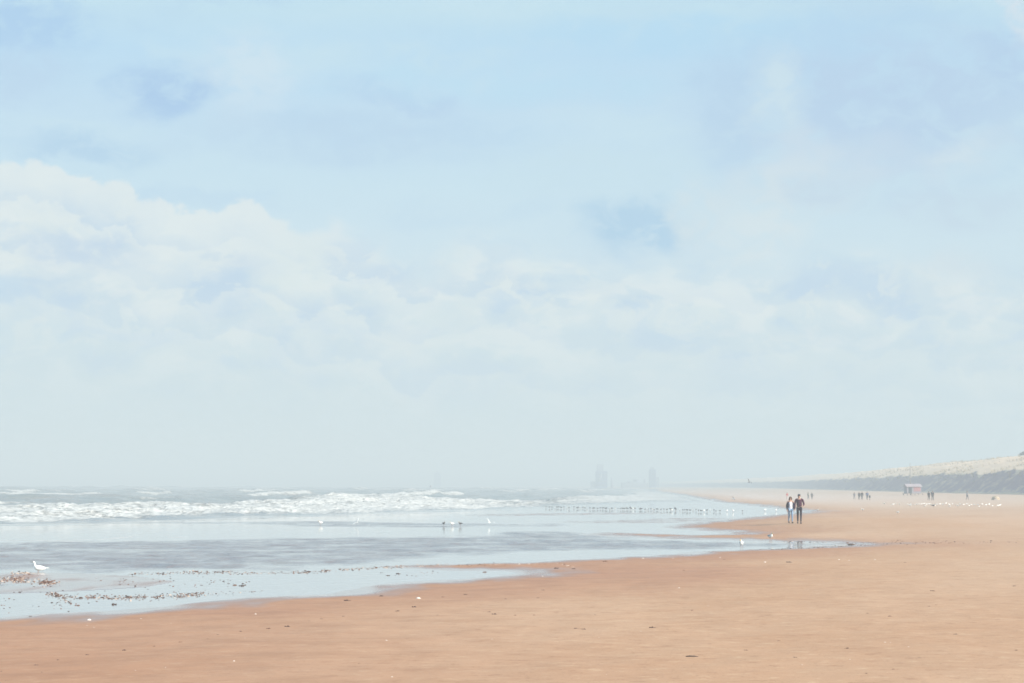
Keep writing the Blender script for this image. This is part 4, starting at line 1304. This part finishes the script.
def litter(name, bands, label, mats):
    """crushed shell and weed washed into bands: (picture polyline, half width, how many, size, share of each colour)"""
    m = MB()
    for line, hw, n_, size, pr in bands:
        L = np.array(line, float); cum = np.r_[0, np.cumsum(np.hypot(*np.diff(L, axis=0).T))]
        for i in range(n_):
            for _t in range(4):
                s_ = random.random() * cum[-1]
                if gnoise(np.array([s_ * .07]), np.array([hw * 3.1]))[0] > random.uniform(-.6, .35): break
            px = np.interp(s_, cum, L[:, 0]); py = np.interp(s_, cum, L[:, 1]) + random.gauss(0, hw * .62)
            PT.append((px, py)); SZ.append((size * math.exp(random.gauss(0, .35)), random.choices(range(len(mats)), pr)[0]))
    A = np.array(PT); zc_ = np.zeros(len(A)); XY = None
    for _ in range(6):
        XY = np.array([at(px, py, zq) for (px, py), zq in zip(A, zc_)])
        zc_ = .4 * zc_ + .6 * np.maximum(sand_height(XY), 0)
    for (gx, gy), gz, (sz, mi) in zip(XY, zc_, SZ):
        r_ = sz * gy / FPX * .37; a0 = random.uniform(0, 6)
        top_ = random.uniform(.12, .42)
        vs = [(gx + r_ * random.uniform(.6, 1.2) * cos(a0 + 2 * pi * k_ / 6), gy + r_ * random.uniform(.5, 1.1) * sin(a0 + 2 * pi * k_ / 6), gz - .004) for k_ in range(6)]
        vs += [(gx + r_ * random.uniform(.2, .55) * cos(a0 + 2 * pi * k_ / 6), gy + r_ * random.uniform(.2, .5) * sin(a0 + 2 * pi * k_ / 6), gz + r_ * top_ * random.uniform(.7, 1.1)) for k_ in range(6)]
        fs = [(k_, (k_ + 1) % 6, 6 + (k_ + 1) % 6, 6 + k_) for k_ in range(6)] + [tuple(range(6, 12))]
        m.add(vs, fs, mi)
    o = m.build(name, mats, None, False)
    tag(o, label, 'shell litter', kind='stuff')


PT, SZ = [], []
m_crumb = simple('crushed_shell', (.46, .36, .29), .8, .2, 8)
litter('shell_litter', [
    ([(46, 594.5), (75, 597), (110, 598), (150, 597.3), (185, 595.4), (206, 593.2)], 2.0, 700, 2.6, (4, 4, 1)),
    ([(50, 593), (62, 597), (66, 601), (72, 604)], 2.2, 70, 3.2, (3, 4, 1)),
    ([(205, 594), (240, 592.5), (262, 591)], 1.4, 45, 2.2, (3, 3, 1)),
    ([(0, 579.6), (18, 579.4), (38, 582.6), (60, 583)], 2.8, 420, 3.0, (2, 5, 2)),
    ([(-60, 581), (0, 581)], 3, 150, 3.0, (2, 5, 2)),
    ([(10, 573.6), (26, 573), (36, 575.2)], 1.4, 80, 2.6, (1, 2, 5)),
    ([(128, 574.2), (190, 573), (256, 573.2), (320, 572.2)], 1.3, 330, 2.2, (3, 4, 2)),
    ([(185, 571.8), (240, 571.6)], 1.0, 80, 2.4, (4, 3, 1)),
    ([(320, 571), (380, 567.6), (420, 565.6), (470, 565.4), (512, 563.8)], 1.2, 420, 2.0, (3, 3, 3)),
    ([(100, 581), (180, 580), (250, 583)], 2.5, 40, 3.2, (5, 3, 0)),
    ([(-20, 598), (60, 592), (130, 586), (256, 582)], 9.0, 60, 3.2, (5, 4, 0)),
    ([(0, 607), (40, 606), (90, 603)], 4.0, 26, 3.4, (5, 4, 0)),
    ([(380, 572), (400, 575.5), (440, 571.6)], 1.5, 22, 2.4, (4, 3, 1)),
    ([(512, 564.4), (560, 563.6), (575, 568)], 1.2, 70, 1.8, (2, 2, 4)),
    ([(752, 550.4), (790, 548.9), (830, 547.2), (866, 545.4)], .5, 110, 2.2, (5, 3, 0)),
    ([(866, 544.6), (905, 543.4), (960, 542.6), (1030, 542.4)], 1.2, 130, 2.0, (4, 4, 1)),
    ([(760, 540.6), (830, 542.8), (866, 544)], .5, 60, 1.8, (4, 4, 1)),
    ([(860, 543), (900, 541), (950, 541)], .8, 60, 1.8, (4, 4, 1)),
], 'rust brown and dark crushed shell and weed washed up in bands along the water edge', [m_weed, m_weed2, m_crumb])


# ================================================================ AIR
hz, nt, b, out = material('sea_haze')
nt.n.remove(b)
vol = nt.new('ShaderNodeVolumePrincipled')
vol.inputs['Color'].default_value = (0.775, 0.845, 0.86, 1)
vol.inputs['Density'].default_value = 0.0014
vol.inputs['Anisotropy'].default_value = 0.0
nt.l.new(vol.outputs[0], out.inputs['Volume'])
x0, x1, y0, y1, z0, z1 = -9000, 9700, -600, 9800, -2.6, 24.5
hv = [(x, y, z_) for z_ in (z0, z1) for x, y in ((x0, y0), (x1, y0), (x1, y1), (x0, y1))]
haze = mesh_obj('haze', hv, [(3, 2, 1, 0), (4, 5, 6, 7), (0, 1, 5, 4), (1, 2, 6, 5), (2, 3, 7, 6), (3, 0, 4, 7)], hz, smooth_shade=False)
tag(haze, 'pale salt haze hanging over beach and sea', 'haze', kind='stuff')
